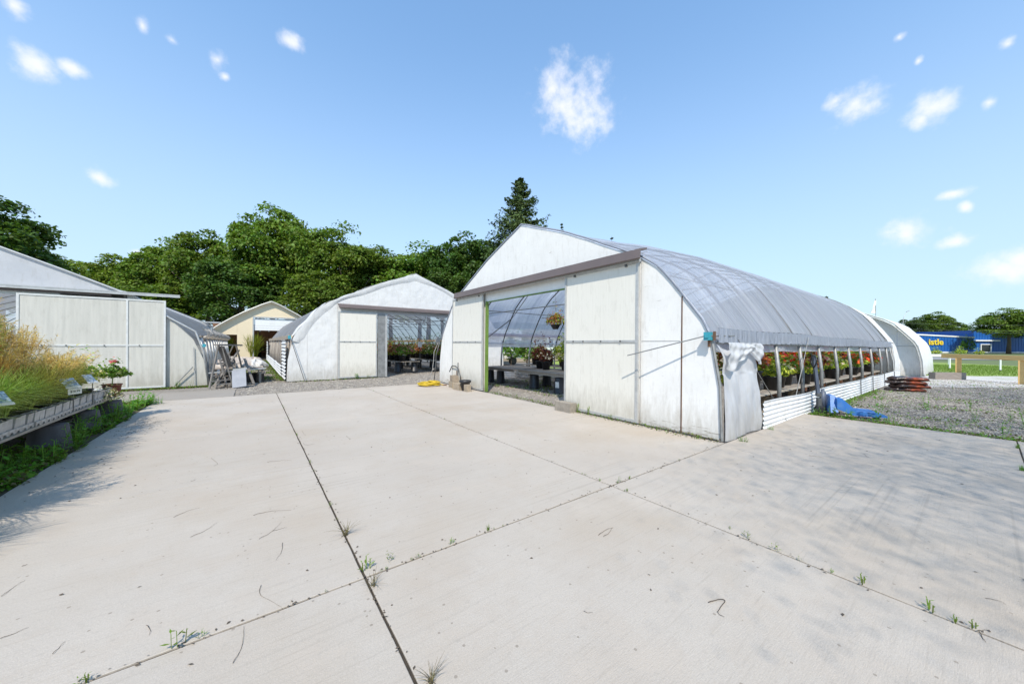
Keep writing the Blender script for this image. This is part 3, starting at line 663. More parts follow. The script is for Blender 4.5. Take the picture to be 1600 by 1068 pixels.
# ===== third greenhouse, left edge of the view
b3 = empty('greenhouse', (-5.95, 15.0, 0), 0, 'dull milky arched greenhouse behind the ornamental grasses, with a long white door rail sticking out', 'greenhouse')
L3 = 15.0
roof_film(L3, lambda y: PROF3, MT['film_grey'], b3, y0=.0, t0=.152, rib=1.2)
for (a, b) in ((-4.79, -3.0), (1.75, 2.95), (2.96, 4.79)): under(PROF3, a, b, 0, 0, .025, .01).build('wall_board', MT['poly_dull'], b3)
under(PROF3, -3.05, 3.05, 2.86, -.004, .03, .02).build('gable_sheet', MT['film_sheet'], b3)
MB().b2((-3.0, .0, 2.62), (3.0, .02, 2.86)).build('header_board', MT['poly_dull'], b3)
MB().b2((-3.5, -.16, 2.77), (4.15, -.11, 2.85)).b2((-3.5, -.165, 2.83), (4.15, -.05, 2.855)).build('door_track', MT['alu'], b3)
MB().b2((-3.0, -.05, 2.71), (2.7, -.03, 2.79)).build('soffit_board', MT['gutter'], b3)
sliding_door(b3, 1.05, 3.83, .03, 2.66, -.10, midz=(1.30,), mull=(3.02,), fr='alul', sh='poly_dull', w=.045)
for k in range(13):
    y = .15+k*1.2; rib_obj(b3, y, PROF3, MT['galv'], .02)
    for sx in (-1, 1): post_obj(b3, sx, y, PROF3, MT['alu'], .035)
for sx in (-1, 1): MB().b2((sx*4.6-.03, .1, 1.54), (sx*4.6+.03, L3, 1.62)).build('eave_board', MT['wood'], b3)
def f3(u, v):
    y = .25+(L3-.6)*u; b = .16*math.sin(v*PI)+.03*math.sin(y*9+v*6)+.02*math.sin(y*27)
    return (4.62+b, y, 1.86-.34*v+.03*math.sin(y*3.3)+.02*math.sin(y*12+v*8))
MB().grid(f3, 240, 8).build('rolled_film', MT['film_beige'], b3, smooth=True)
MB().tube([(4.82, .05, .02), (4.70, -.06, 1.1), (4.5, -.05, 1.75), (3.9, -.05, 2.15), (3.2, -.04, 2.72), (1.8, -.04, 3.36), (.7, -.04, 3.84), (0, -.04, 4.12), (-.7, -.04, 3.84), (-1.8, -.04, 3.36)], .03, 6).build('edge_clamp', MT['alu'], b3, smooth=True)
corr_panel(b3, 4.84, .3, L3, 0, .4, MT['corr'], pitch=.12, amp=.02)
MB().tube([(4.02, -.05, .04), (4.45, -.09, .62)], .016, 6).build('ground_rod', MT['galv'], b3)
MB().box((4.72, -.10, 1.30), (.08, .08, .1)).build('crank_box', MT['teal'], b3)
under(PROF3, -4.75, 4.75, 0, L3, .03, .02).build('far_gable', MT['poly_dull'], b3)
MB().tube([(4.5, -.04, .02), (4.46, -.04, 1.25)], .012, 5).build('pipe', MT['alu'], b3)

# a fourth one further back on the same row: only a roof end and its door rail show
b6 = empty('greenhouse', (-6.4, 33.0, 0), 0, 'far grey greenhouse whose roof end and door rail peep over the milky one', 'greenhouse')
roof_film(12, pf, MT['film_grey'], b6, t0=.0); under(PROF, -4.7, 4.7, 0, -.02, .03, .02).build('wall_board', MT['film_sheet'], b6)
MB().b2((-3.6, -.3, 2.77), (4.6, -.2, 2.87)).build('door_track', MT['alu'], b6)

# ===== tunnel behind the main greenhouse at the right
pr5 = PROF
b5 = empty('greenhouse', (27.5, 6.58, gz(27.5)), -PI/2, 'plain white film tunnel right behind the largest greenhouse, next to the lawn', 'greenhouse')
roof_film(6, lambda y: PROF, MT['film_white'], b5, y0=-.45, t0=0, rib=1.2)
for (a, b) in ((-4.7, -1.6), (-1.59, 1.6), (1.61, 3.84), (3.85, 4.72)): under(pr5, a, b, 0, 0, .03, .06).build('wall_board', MT['film_white'], b5)
MB().b2((2.6, -.02, 1.52), (4.6, 0, 1.56)).build('cross_rail', MT['alu'], b5)
pts = []
for i in range(53):
    s = i/26-1; x, z = pt(pr5, 1-abs(s)); pts.append(((1 if s > 0 else -1)*x*.985, -.40, z*.985))
MB().tube(pts, .035, 6).build('front_hoop', MT['alu'], b5, smooth=True)

# ===== cream shed at the end of the lane
b4 = empty('shed', (1.35, 37, gz(1.3)), 0, 'cream arched shed with half raised white roller door at the end of the lane', 'shed')
PS = [(4.6, 0), (4.5, 1.0), (4.2, 2.0), (3.7, 2.6), (3.0, 3.15), (2.2, 3.72), (1.2, 4.3), (.5, 4.7), (0, 4.9), (0, 4.901)]
def roofs(u, v):
    y = -.3+11*u; s = v*2-1; x, z = pt(PS, 1-abs(s)); return ((1 if s > 0 else -1)*x, y, z+.05)
MB().grid(roofs, 14, 60).build('roof', MT['cream_roof'], b4, smooth=True)
for (a, b, z0) in ((-4.55, -3.35, 0), (-3.35, -2.35, 2.05), (-2.35, -1.25, 0), (2.6, 4.55, 0)): under(PS, a+.003, b-.003, z0, 0, .05, .03).build('wall_panel', MT['beige'], b4)
under(PS, -1.3, 2.6, 3.62, -.01, .05, .03).build('gable_panel', MT['beige'], b4)
MB().tube([((1 if q > 0 else -1)*pt(PS, 1-abs(q))[0], -.3, pt(PS, 1-abs(q))[1]+.05) for q in [k/12-1 for k in range(25)]], .05, 6).build('verge', MT['cream_roof'], b4)
MB().b2((-1.3, -.06, 3.5), (2.65, .0, 3.62)).b2((-1.32, -.06, 0), (-1.22, .0, 3.5)).b2((2.52, -.06, 0), (2.62, .0, 3.5)).build('door_frame', MT['alu'], b4)
for k in range(5): MB().box((.65, .05, 2.55+k*.2), (3.7, .03, .19)).build('roller_slat', MT['white'], b4)
for k in range(12): MB().b2((-4.3+k*.72, 6, 0), (-4.3+k*.72+.7, 6.05, 3.2)).build('inner_board', MT['brwood'], b4)
for z in (.5, 1.3): MB().b2((-1.0, 4.8, z), (2.5, 5.8, z+.07)).build('shelf', MT['brwood'], b4)
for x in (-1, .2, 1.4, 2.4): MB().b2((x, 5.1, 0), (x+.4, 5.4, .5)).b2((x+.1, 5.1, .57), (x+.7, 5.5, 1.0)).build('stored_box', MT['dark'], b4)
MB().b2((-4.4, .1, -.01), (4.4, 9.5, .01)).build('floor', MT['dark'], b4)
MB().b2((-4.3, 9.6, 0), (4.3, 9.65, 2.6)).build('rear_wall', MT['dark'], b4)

# ------------------------------------------------------------------ trees
def rot_z(V, a): c, s = math.cos(a), math.sin(a); return np.stack([V[..., 0]*c-V[..., 1]*s, V[..., 0]*s+V[..., 1]*c, V[..., 2]], -1)
def crown_mesh(name, mt, rx, rz, nl, per, leaf, seed, zc, lobe=(.16, .30), skirt=.55):
    """crown of many leafy boughs: every bough is an umbrella of leaves"""
    g = np.random.default_rng(seed); V = []
    d = unit(g.normal(size=(nl, 3))); d[:, 2] = np.where(d[:, 2] < -skirt, -d[:, 2], d[:, 2])
    rad = np.where(g.random(nl) < .7, g.uniform(.78, 1.0, nl), g.uniform(.3, .8, nl))
    lump = 1+.20*np.sin(d[:, 0]*4.1+seed)*np.cos(d[:, 1]*3.3+seed*2)+.10*np.sin(d[:, 2]*7+d[:, 0]*5+seed)+g.normal(size=nl)*.025
    C = d*(rad*lump)[:, None]*np.array([rx, rx, rz]); 
    for i in range(nl):
        n = int(per*g.uniform(.6, 1.35)); lr = rx*g.uniform(*lobe)
        dd = unit(g.normal(size=(n, 3))+d[i]*.45+np.array([0, 0, .8])); r = lr*(g.random(n)**.28)*g.uniform(.85, 1.12, n)
        P = C[i]+dd*r[:, None]*np.array([1.15, 1.15, .75]); N = unit(dd*.6+np.array([0, 0, .7])+g.normal(size=(n, 3))*.55)
        V.append(leaf_quads(P, N, leaf*g.uniform(.6, 1.3, n), .8, g))
    V = np.concatenate(V); V[:, 2] += zc
    return np_mesh(name, V, 4, mt)
def trunk_mesh(h, r, zc, rx, seed, n=7):
    g = random.Random(seed); mb = MB()
    mb.tube([(0, 0, -.3), (.02*h*g.uniform(-1, 1), .01*h, h*.3), (.03*h*g.uniform(-1, 1), .02*h*g.uniform(-1, 1), h*.62), (0, 0, h*.85)], [r*1.25, r*.85, r*.55, r*.2], 9)
    for k in range(n):
        a = k*2.4+g.random(); z0 = h*g.uniform(.22, .6); L = rx*g.uniform(.6, .85)
        mb.tube([(0, 0, z0), (math.cos(a)*L*.45, math.sin(a)*L*.45, z0+h*.1), (math.cos(a)*L, math.sin(a)*L, z0+h*.26)], [r*.42, r*.26, r*.07], 6)
    return mb.mesh('trunk', MT['bark'], True)
# crown prototypes are one unit large in neither sense: 10 m wide, 9 m tall, centred at 8 m
CROWNS = [crown_mesh('crown', MT['leaf_a'], 5, 5.6, 120, 190, .33, 11, 8.2), crown_mesh('crown', MT['leaf_b'], 5, 5.2, 105, 190, .34, 23, 8.2),
          crown_mesh('crown', MT['leaf_d'], 5, 5.6, 125, 185, .33, 37, 8.2), crown_mesh('crown', MT['leaf_a'], 5.2, 5.4, 90, 230, .34, 41, 8.2, lobe=(.2, .36)), crown_mesh('crown', MT['leaf_p'], 5, 4.6, 44, 230, .42, 61, 8.8, lobe=(.13, .24), skirt=.4)]
TRUNK = trunk_mesh(13, .32, 8, 5, 3)
def tree(px, depth, top, width, kind, label, group=None, rz=None, loc=None):
    """top: pixel row of the tree top; width in metres"""
    p = D(px, depth) if loc is None else Vector(loc); hz = 537.1+(px-800)*.00525
    h = HC+(hz-top)/547*depth-gz(p.x) if loc is None else top
    e = empty('tree', (p.x, p.y, gz(p.x)), random.uniform(0, 6) if rz is None else rz, label, 'tree', group)
    s = width/11.2
    link('crown', CROWNS[kind], e, scale=(s, s, h/15.0)); link('trunk', TRUNK, e, scale=(s, s, h/15.0)); return e
tr = 'trees in the row behind the greenhouses'
tree(-85, 30, 285, 13.5, 2, 'dark tree cut off by the left edge of the picture, over the milky greenhouse')
tree(5, 40, 352, 12, 0, 'rounded green tree behind the roof at the far left')
tree(105, 62, 398, 15, 1, 'low pale green tree, leftmost of the far row', tr)
tree(190, 60, 391, 14, 1, 'low pale green tree above the end of the white door rail', tr)
tree(262, 52, 374, 12, 0, 'mid green tree left of the tallest crown', tr)
tree(322, 50, 360, 12, 0, 'tree with rounded top just left of the tallest crown', tr)
tree(375, 44, 400, 11, 2, 'shorter dark tree in front of the row, above the cream shed', tr)
tree(425, 50, 322, 13.5, 0, 'tallest broad tree of the row, above the cream shed', tr)
tree(487, 50, 330, 11.5, 3, 'tall tree forming the second peak of the row', tr)
tree(545, 47, 366, 11, 3, 'tree sloping down at the right shoulder of the tallest pair', tr)
tree(500, 42, 425, 10, 0, 'bushy low tree between the cream shed and the white film greenhouse', tr)
tree(612, 56, 398, 12, 1, 'pale tree above the left slope of the white film greenhouse', tr)
tree(655, 54, 388, 11, 1, 'pale green tree above the peak of the white film greenhouse', tr)
tree(722, 46, 365, 11, 2, 'dark green tree directly left of the tall spruce', tr)
tree(600, 50, 392, 12, 0, 'green tree just left of the peak of the white film greenhouse', tr)
tree(668, 50, 380, 12, 3, 'broad green tree right of the peak of the white film greenhouse', tr)
tree(755, 50, 372, 10, 2, 'dark tree crowding the left side of the tall spruce', tr)
tree(690, 42, 420, 9, 2, 'low dark tree filling the dip between two white greenhouses', tr)
tree(300, 56, 440, 13, 2, 'dark low tree behind the grey far greenhouse', tr)
tree(235, 46, 445, 11, 0, 'low leafy tree under the white door rail end', tr)

def spruce_mesh(h, r, seed, levels=44, mt='needle'):
    g = np.random.default_rng(seed); V = []
    for k in range(levels):
        f = k/levels; z = h*(.08+.90*f); rr_ = r*(1-f)**.82*g.uniform(.85, 1.1)+.12
        nb = int(9+12*(1-f))
        for b in range(nb):
            a = g.uniform(0, 2*PI); L = rr_*g.uniform(.55, 1.12); up = .1+.75*f
            n = int(14+52*L/min(r, 6)); t = g.random(n)**.6
            x = t*L; zz = z+L*(-.22*np.sin(t*PI*.7)+up*.4*t*t)
            side = g.normal(size=n)*.16*L*(1-.6*t)
            P = np.stack([x*math.cos(a)-side*math.sin(a), x*math.sin(a)+side*math.cos(a), zz-np.abs(side)*.35-g.random(n)*.22*(1-f)], 1)
            N = unit(np.stack([g.normal(size=n)*.5, g.normal(size=n)*.5, np.ones(n)*.8], 1)+np.array([math.cos(a), math.sin(a), 0])*.7)
            V.append(leaf_quads(P, N, g.uniform(.22, .5, n), .42, g))
    return np_mesh('crown', np.concatenate(V), 4, MT[mt])
def spruce(px, depth, top, r, label, seed, levels=44, group=None):
    p = D(px, depth); h = HC+(537.1-top)/547*depth-gz(p.x)
    e = empty('spruce_tree', (p.x, p.y, gz(p.x)), 0, label, 'tree', group)
    link('crown', spruce_mesh(h, r, seed, levels), e)
    MB().tube([(0, 0, -.2), (0, 0, h*.97)], [.035*r+.12, .02], 7).build('trunk', MT['bark'], e)
spruce(812, 42, 271, 9.2, 'tall dark spruce rising behind the peak of the largest greenhouse', 5, 84)
spruce(877, 60, 341, 1.5, 'slim spruce tip just right of the tall spruce', 6, 40)
spruce(955, 62, 362, 1.6, 'small spruce tip showing over the brown door hood end', 8, 30)
spruce(1291, 64, 456, 1.0, 'tiny pointed treetop showing over the middle of the film roof', 9, 24)
# right hand side, across the road
for (px, dp, top, w, k, lb) in ((1428, 118, 494, 8, 2, 'small round tree, leftmost behind the blue hall'), (1464, 120, 487, 12.5, 0, 'broadest tree behind the blue hall sign'), (1493, 122, 503, 7.5, 2, 'small tree behind the right half of the blue hall roof'), (1512, 130, 518, 9, 2, 'low dark tree touching the end of the blue hall roof')):
    tree(px, dp, top, w, k, lb, 'trees behind the blue hall')
tree(1576, 84, 481, 12.5, 0, 'broad spreading tree in front of the tall blue hall at the right edge')
tree(1625, 88, 486, 12, 2, 'dark tree half cut off by the right edge of the picture')
# garden trees behind and right of the viewer: they shade the right of the pad
SH = [crown_mesh('crown', MT['leaf_a'], 5, 3.6, 80, 320, .058, 77, 8.2, lobe=(.34, .52), skirt=.3)]
for (x, y, h, w, lb_) in ((1.0, -6.6, 9.6, 5.8, 'small open crowned tree behind the viewer, nearest the pad joint'), (5.0, -7.2, 10.5, 7.6, 'open crowned tree behind the viewer, shading the pad beside the corrugated skirt'), (9.8, -7.9, 11.0, 8.0, 'open crowned tree behind the viewer, shading the gravel by the pallet truck'), (14.6, -8.4, 10.8, 7.8, 'open crowned tree behind the viewer, shading the gravel by the soil bags')):
    e = empty('tree', (x, y, gz(x)), random.uniform(0, 6), lb_, 'tree')
    s = w/10; link('crown', SH[0], e, scale=(s, s, h/11.8)); link('trunk', TRUNK, e, scale=(s*.7, s*.7, h/14))

# ------------------------------------------------------------------ small plants
def blades_mesh(name, n, h, spread, w, mt, seed, lean=.5, base=.08, seg=4, droop=.5, curl=0):
    g = np.random.default_rng(seed); 
    a = g.uniform(0, 2*PI, n); H = h*g.uniform(.55, 1.08, n); S = spread*g.uniform(.15, 1.1, n); b0 = base*np.sqrt(g.random(n)); a0 = g.uniform(0, 2*PI, n)
    bx, by = b0*np.cos(a0), b0*np.sin(a0); ca, sa = np.cos(a), np.sin(a); tw = g.uniform(-.8, .8, n); W = w*g.uniform(.6, 1.2, n)
    V = []; 
    def at(t):
        o = S*(t**1.7); z = H*(t-droop*(S/spread)*t**3*.55)
        c = curl*np.sin(t*3+tw*3)
        return np.stack([bx+ca*o-sa*c, by+sa*o+ca*c, z], 1)
    for k in range(seg):
        t0, t1 = k/seg, (k+1)/seg; p, q = at(np.full(n, t0)), at(np.full(n, t1)); w0, w1 = W*(1-t0**2*.85), W*(1-t1**2*.85)
        s = np.stack([-np.sin(a+tw), np.cos(a+tw), 0*a], 1)
        V.append(np.stack([p-s*w0[:, None]/2, p+s*w0[:, None]/2, q+s*w1[:, None]/2, q-s*w1[:, None]/2], 1))
    V = np.concatenate(V, 0)
    return np_mesh(name, V.reshape(-1, 3), 4, MT[mt])
def plume_mesh(n, h, spread, seed, mt='gr_tan', base=.1, ln=.28):
    """feathery seed heads on thin stems"""
    g = np.random.default_rng(seed); V = []
    for i in range(n):
        a = g.uniform(0, 2*PI); H = h*g.uniform(.72, 1.05); S = spread*g.uniform(.1, 1)
        P = []
        for t in np.linspace(0, 1, 7): P.append((math.cos(a)*S*t**1.6+g.normal()*.003, math.sin(a)*S*t**1.6, H*(t-.10*S/spread*t**3)))
        P = np.array(P)
        for p, q in zip(P, P[1:]):
            s = np.array([-math.sin(a), math.cos(a), 0])*.0022
            V.append(np.array([p-s, p+s, q+s, q-s]))
        m_ = 22; t = g.uniform(1-ln, 1.0, m_); C = np.stack([np.interp(t, np.linspace(0, 1, 7), P[:, k]) for k in range(3)], 1)
        d = unit(P[-1]-P[-2]+g.normal(size=(m_, 3))*.35)
        L = .045*(1.2-t)[:, None]/ln*2*.6+.018; s = unit(np.cross(d, g.normal(size=(m_, 3))))*.0035
        V.extend(np.stack([C-s, C+s, C+d*L+s*.2, C+d*L-s*.2], 1))
    return np_mesh('seed_heads', np.concatenate(V).reshape(-1, 3), 4, MT[mt])
def foliage_mesh(name, n, rx, rz, zc, leaf, mt, seed, asp=.5, up=.4, hollow=.35):
    g = np.random.default_rng(seed); d = unit(g.normal(size=(n, 3))); d[:, 2] = np.abs(d[:, 2])*1.0-(g.random(n) < .3)*d[:, 2]*1.3
    lump = 1+.22*np.sin(d[:, 0]*5+seed)*np.cos(d[:, 1]*4+seed*3)
    r = (hollow+(1-hollow)*g.random(n)**.5)*lump; P = d*r[:, None]*np.array([rx, rx, rz]); P[:, 2] += zc
    N = unit(d*.7+np.array([0, 0, up])+g.normal(size=(n, 3))*.6)
    mats = mt if isinstance(mt, (list, tuple)) else [mt]
    return np_mesh(name, leaf_quads(P, N, leaf*g.uniform(.6, 1.3, n), asp, g), 4, [MT[k] for k in mats], g.integers(0, len(mats), n))
def pot_mesh(r, h, mt='black', seg=14, flip=False):
    if flip: return MB().lathe([(r, 0), (r*1.02, .0), (r*1.02, .03), (r*.98, .035), (r*.80, h-.01), (r*.78, h)], seg, capt=True).mesh('pot', MT[mt], True)
    mb = MB().lathe([(r*.76, 0), (r*.98, h*.92), (r*1.06, h*.92), (r*1.07, h), (r*.97, h), (r*.95, h*.9)], seg)
    mb.lathe([(0.001, h*.9), (r*.95, h*.9)], seg, mi=1, capb=False); return mb.mesh('pot', [MT[mt], MT['soil']], True)
POTS = {(r, h, m_): pot_mesh(r, h, m_) for (r, h, m_) in ((.15, .26, 'black'), (.11, .18, 'black'), (.2, .34, 'black'), (.14, .24, 'terra'))}
def ordw(k): return ['first', 'second', 'third', 'fourth', 'fifth', 'sixth', 'seventh', 'eighth', 'ninth', 'tenth', 'eleventh', 'twelfth', 'thirteenth', 'fourteenth', 'fifteenth', 'sixteenth', 'seventeenth', 'eighteenth', 'nineteenth', 'twentieth', 'twenty-first', 'twenty-second', 'twenty-third', 'twenty-fourth', 'twenty-fifth', 'twenty-sixth', 'twenty-seventh', 'twenty-eighth', 'twenty-ninth', 'thirtieth'][k]
FOL = {'green': foliage_mesh('leaves', 330, .27, .30, .16, .085, ['weed', 'gr_green'], 1), 'yellow': foliage_mesh('leaves', 330, .27, .26, .14, .09, ['f_ye', 'weed_y'], 2), 'burgundy': foliage_mesh('leaves', 320, .26, .34, .2, .10, ['f_pu', 'f_rust', 'f_pu'], 3), 'rusty': foliage_mesh('leaves', 320, .27, .32, .2, .09, ['f_rust', 'weed_y', 'f_rust'], 4), 'dark green': foliage_mesh('leaves', 360, .25, .5, .35, .10, ['leaf_d', 'weed'], 5)}
FLO = {'red': foliage_mesh('flowers', 95, .27, .22, .27, .065, 'f_red', 6, .9, 1, .8), 'orange': foliage_mesh('flowers', 110, .28, .2, .26, .06, ['f_or', 'f_pk'], 7, .9, 1, .8), 'pink': foliage_mesh('flowers', 90, .27, .2, .27, .055, 'f_pk', 8, .9, 1, .8), 'cream': foliage_mesh('flowers', 60, .26, .2, .25, .07, 'f_cr', 9, .9, 1, .8)}
def potted(loc, fol, flo, pot=(.15, .26, 'black'), s=1.0, sz=1.0, label='', group=None, name='potted_plant', cat='plant', tilt=0):
    e = empty(name, loc, random.uniform(0, 6), label, cat, group); e.scale = (s, s, s)
    link('pot', POTS[pot], e); link('leaves', FOL[fol], e, loc=(0, 0, pot[1]*.72), scale=(1.08, 1.08, sz))
    if flo: tag(link('flowers', FLO[flo], e, loc=(0, 0, pot[1]*.5), scale=(1.17, 1.17, sz*1.1)), kind='stuff')
    return e

# ------------------------------------------------------------------ inside the main greenhouse, seen through the open side
sb = empty('slatted_bench', (7.15, 2.62, 0), 0, 'long low grey slatted bench just inside the open side behind the corrugated skirt', 'bench')
sz0 = .40
for k in range(13):
    MB().b2((0, .02+k*.135, sz0-.02), (15.2, .02+k*.135+.118, sz0+random.uniform(-.002, .004))).build('slat', MT['wood'], sb)
for k in range(9): MB().b2((.2+k*1.85, 0, sz0-.11), (.28+k*1.85, 1.75, sz0-.021)).build('bearer', MT['brwood'], sb)
for k in range(9):
    for y in (.25, 1.5): MB().box((.24+k*1.85, y, .14), (.2, .2, .29)).build('leg', MT['block'], sb)
sb.rotation_euler = (0, R(.35), 0)
row = [('yellow', 'cream', .75, 7.62), ('rusty', 'orange', 1.15, 8.75), ('yellow', None, 1.05, 9.5), ('yellow', 'cream', .9, 10.3), ('green', 'red', 1.1, 11.1), ('yellow', 'pink', .95, 11.9), ('rusty', 'pink', 1.15, 12.9), ('yellow', 'orange', 1.0, 13.8), ('yellow', 'cream', 1.1, 14.8), ('yellow', None, 1.1, 15.7), ('burgundy', 'orange', .95, 16.7), ('green', 'red', 1.1, 17.6), ('yellow', 'red', 1.1, 18.6), ('green', 'orange', 1.1, 19.6), ('rusty', 'red', 1.1, 20.6), ('green', None, 1.2, 21.6)]
W_ = {'green': 'green-leaved', 'yellow': 'chartreuse-leaved', 'burgundy': 'burgundy-leaved', 'rusty': 'rust-leaved', 'dark green': 'dark green'}
for k, (a, b, s, x) in enumerate(row):
    potted((x, 2.98+.12*math.sin(k*2.1), sz0+gz(x)-.05*(x-7)/15+.003), a, b, (.2, .34, 'black') if k in (1, 6) else (.15, .26, 'black'), s*1.15, 1.0, f"{W_[a]} plant{' with '+b+' blooms' if b else ''}, {ordw(k)} in the front row behind the skirt", 'pot plants on the low slatted bench')
back = [('burgundy', None, 1.3), ('rusty', 'cream', 1.3), ('rusty', None, 1.25), ('green', 'pink', 1.3), ('burgundy', 'red', 1.25), ('yellow', 'red', 1.2), ('rusty', 'orange', 1.3), ('green', 'orange', 1.2), ('green', 'red', 1.3), ('yellow', 'orange', 1.2), ('rusty', 'red', 1.3), ('green', 'red', 1.3), ('yellow', None, 1.2), ('green', 'orange', 1.3)]
for k, (a, b, s) in enumerate(back):
    x = 8.1+k*1.0
    potted((x, 4.0+.12*math.sin(k*3.1), sz0+gz(x)-.05*(x-7)/15+.003), a, b, (.15, .26, 'black'), s*1.15, 1.15, f"tall {W_[a]} plant{' with '+b+' blooms' if b else ''}, {ordw(k)} in the back row behind the skirt", 'pot plants on the low slatted bench')
for k in range(12):        # deeper rows on the ground bench
    x = 9.0+k*1.15; a = ['green', 'dark green', 'rusty', 'green'][k % 4]; b = [None, 'pink', 'red'][k % 3]
    potted((x, 5.1+.2*math.sin(k*1.7), gz(x)-.03), a, b, (.2, .34, 'black'), 1.3, 1.2, f"{W_[a]} plant on the gravel floor, {ordw(k)} along the long side opening", 'floor plants inside the largest greenhouse')
gt = empty('shade_screen', (22.6, 3.3, gz(22.5)), PI/2, 'bright green screen standing at the far end inside the largest greenhouse', 'screen')
for k in range(2): MB().grid(lambda u, v, k=k: (k*1.6+1.58*u, .02*math.sin(u*20+k), .75+.85*v), 12, 3).build('screen_panel', MT['tarp_green'], gt)
MB().tube([(0, 0, 1.61), (3.2, 0, 1.61)], .02, 6).build('rail', MT['galv'], gt)
for x in (0, 1.6, 3.2): MB().tube([(x, .03, -.05), (x, .03, 1.6)], .02, 6).build('support', MT['galv'], gt)

# benches seen through the doorway
def door_bench(x0, x1, y0, y1, z, label, legs, along='y', mt='woody'):
    e = empty('plank_bench', (x0, y0, 0), 0, label, 'bench', 'plank benches inside the doorway'); n = int((y1-y0)/.13)
    for k in range(n): MB().b2((0, k*.13, z-.018), (x1-x0, k*.13+.105, z)).build('slat', MT['wood'], e)
    for x in (.05, (x1-x0)/2, x1-x0-.09): MB().b2((x, 0, z-.10), (x+.05, y1-y0, z-.019)).build('bearer', MT['wood'], e)
    return e
door_bench(7.0, 8.3, 7.05, 9.15, .56, 'near plank bench on upturned black pots, right half of the doorway', 0)
door_bench(6.95, 8.3, 9.35, 11.2, .56, 'near plank bench on upturned black pots, left half of the doorway', 0)
legm = pot_mesh(.165, .458, 'black', 16, True)
for k, (x, y, lb) in enumerate(((7.18, 7.35, 'upturned black pot with white label, under the right end of the near bench'), (7.3, 8.6, 'upturned black pot under the left end of the right near bench'), (8.1, 7.3, 'upturned black pot behind the labelled one under the near bench'), (8.1, 8.9, 'upturned black pot at the back corner of the right near bench'), (7.25, 10.45, 'upturned black pot supporting the middle of the left near bench'), (7.2, 11.05, 'upturned black pot beside the green door post under the left near bench'), (8.1, 9.6, 'upturned black pot at the back right corner of the left near bench'))):
    e = empty('upturned_pot', (x, y, -.028), 0, lb, 'pot', 'upturned pots under the plank benches'); link('shell', legm, e)
    if k == 0: MB().box((-.152, -.07, .26), (.006, .11, .17), Matrix.Rotation(.42, 3, 'Z') @ Matrix.Rotation(-.09, 3, 'Y')).build('label_sheet', MT['card'], e)
tb = empty('tray_bench', (9.0, 7.0, 0), 0, 'bench of white plastic crates standing behind the plank benches in the doorway', 'bench')
for k in range(14):
    for zz in range(3): 
        MB().b2((0, k*.35, .06+zz*.15), (.02, k*.35+.2, .12+zz*.15)).build('crate_side', MT['tray'], tb)
for zz in range(4): MB().b2((.0, 0, .02+zz*.15), (.018, 4.9, .05+zz*.15)).build('crate_rail', MT['tray'], tb)
for k in range(9): MB().b2((.03+k*.13, 0, .54), (.135+k*.13, 4.9, .56)).build('slat', MT['woody'], tb)
dp = [(8.0, 9.15, 'burgundy', None, .72, 1.1), (7.75, 8.55, 'burgundy', 'cream', .72, .95), (8.1, 8.0, 'yellow', 'cream', .8, .8), (8.2, 7.55, 'green', 'cream', .95, .8), (9.3, 8.9, 'green', None, 1.0, 1.3), (9.4, 8.2, 'rusty', 'orange', 1.0, 1.2), (9.3, 7.6, 'rusty', 'orange', 1.05, 1.2), (7.9, 7.2, 'dark green', None, 1.0, 1.3), (9.6, 9.6, 'yellow', None, 1.0, 1.2), (9.5, 10.3, 'green', None, .85, .8), (9.3, 10.9, 'green', None, .8, .7), (9.9, 11.3, 'green', None, .8, .7), (9.9, 7.3, 'dark green', None, 1.0, 1.2)]
for k, (x, y, a, b, s, szz) in enumerate(dp):
    potted((x, y, .562), a, b, (.15, .26, 'black'), s*1.38, szz, f"{W_[a]} plant{' with '+b+' blooms' if b else ''}, {ordw(k)} of those on the doorway benches", 'pot plants in the doorway')
hb = empty('hanging_basket', (7.5, 7.86, 2.0), 0, 'hanging basket of yellow and rust foliage in the doorway of the largest greenhouse', 'plant')
link('leaves', foliage_mesh('leaves', 520, .30, .30, .06, .08, ['f_ye', 'weed_y', 'f_rust', 'f_or'], 31), hb)
MB().lathe([(.08, -.14), (.15, -.02), (.17, .0)], 14).build('basket', MT['black'], hb)
for k in range(3): MB().tube([(.15*math.cos(k*2.1), .15*math.sin(k*2.1), 0), (0, 0, .5)], .003, 4).build('wire', MT['galv'], hb)
MB().tube([(0, 0, .5), (0, 0, 1.35)], .004, 4).build('hook', MT['galv'], hb)

# ------------------------------------------------------------------ inside the second greenhouse
for r_i, (x, y0) in enumerate(((6.3, 16.1), (8.2, 16.3))):
    e = empty('flower_bench', (x-1.0, y0, 0), 0, ('plank bench crowded with pink flowers inside the white film greenhouse', 'plank bench along the right wall of the white film greenhouse')[r_i], 'bench')
    for k in range(8): MB().b2((k*.15, 0, .53), (k*.15+.12, 9, .55)).build('slat', MT['woody'], e)
    for k in range(5): link('leg', legm, e, loc=(.2, .3+k*2, .05)); link('leg', legm, e, loc=(1.0, .3+k*2, .05))
k = 0
for (x, y0) in ((5.7, 16.7), (6.1, 17.2), (7.7, 16.9), (8.1, 17.3)):
    for j in range(7):
        a = ['green', 'rusty', 'yellow', 'green'][(j+k) % 4]; b = ['pink', 'cream', 'pink', 'orange'][(j*3+k) % 4]
        potted((x, y0-.35+j*.75, .552), a, b, (.11, .18, 'black'), 1.4, .9, f"{b} flowering plant, {ordw(j)} back in line {ordw(k)} in the white film greenhouse", 'flowering plants in the white film greenhouse')
    k += 1
e = empty('price_board', (6.62, 16.5, .0), .2, 'white notice card on a dark stake among the pink flowers', 'sign')
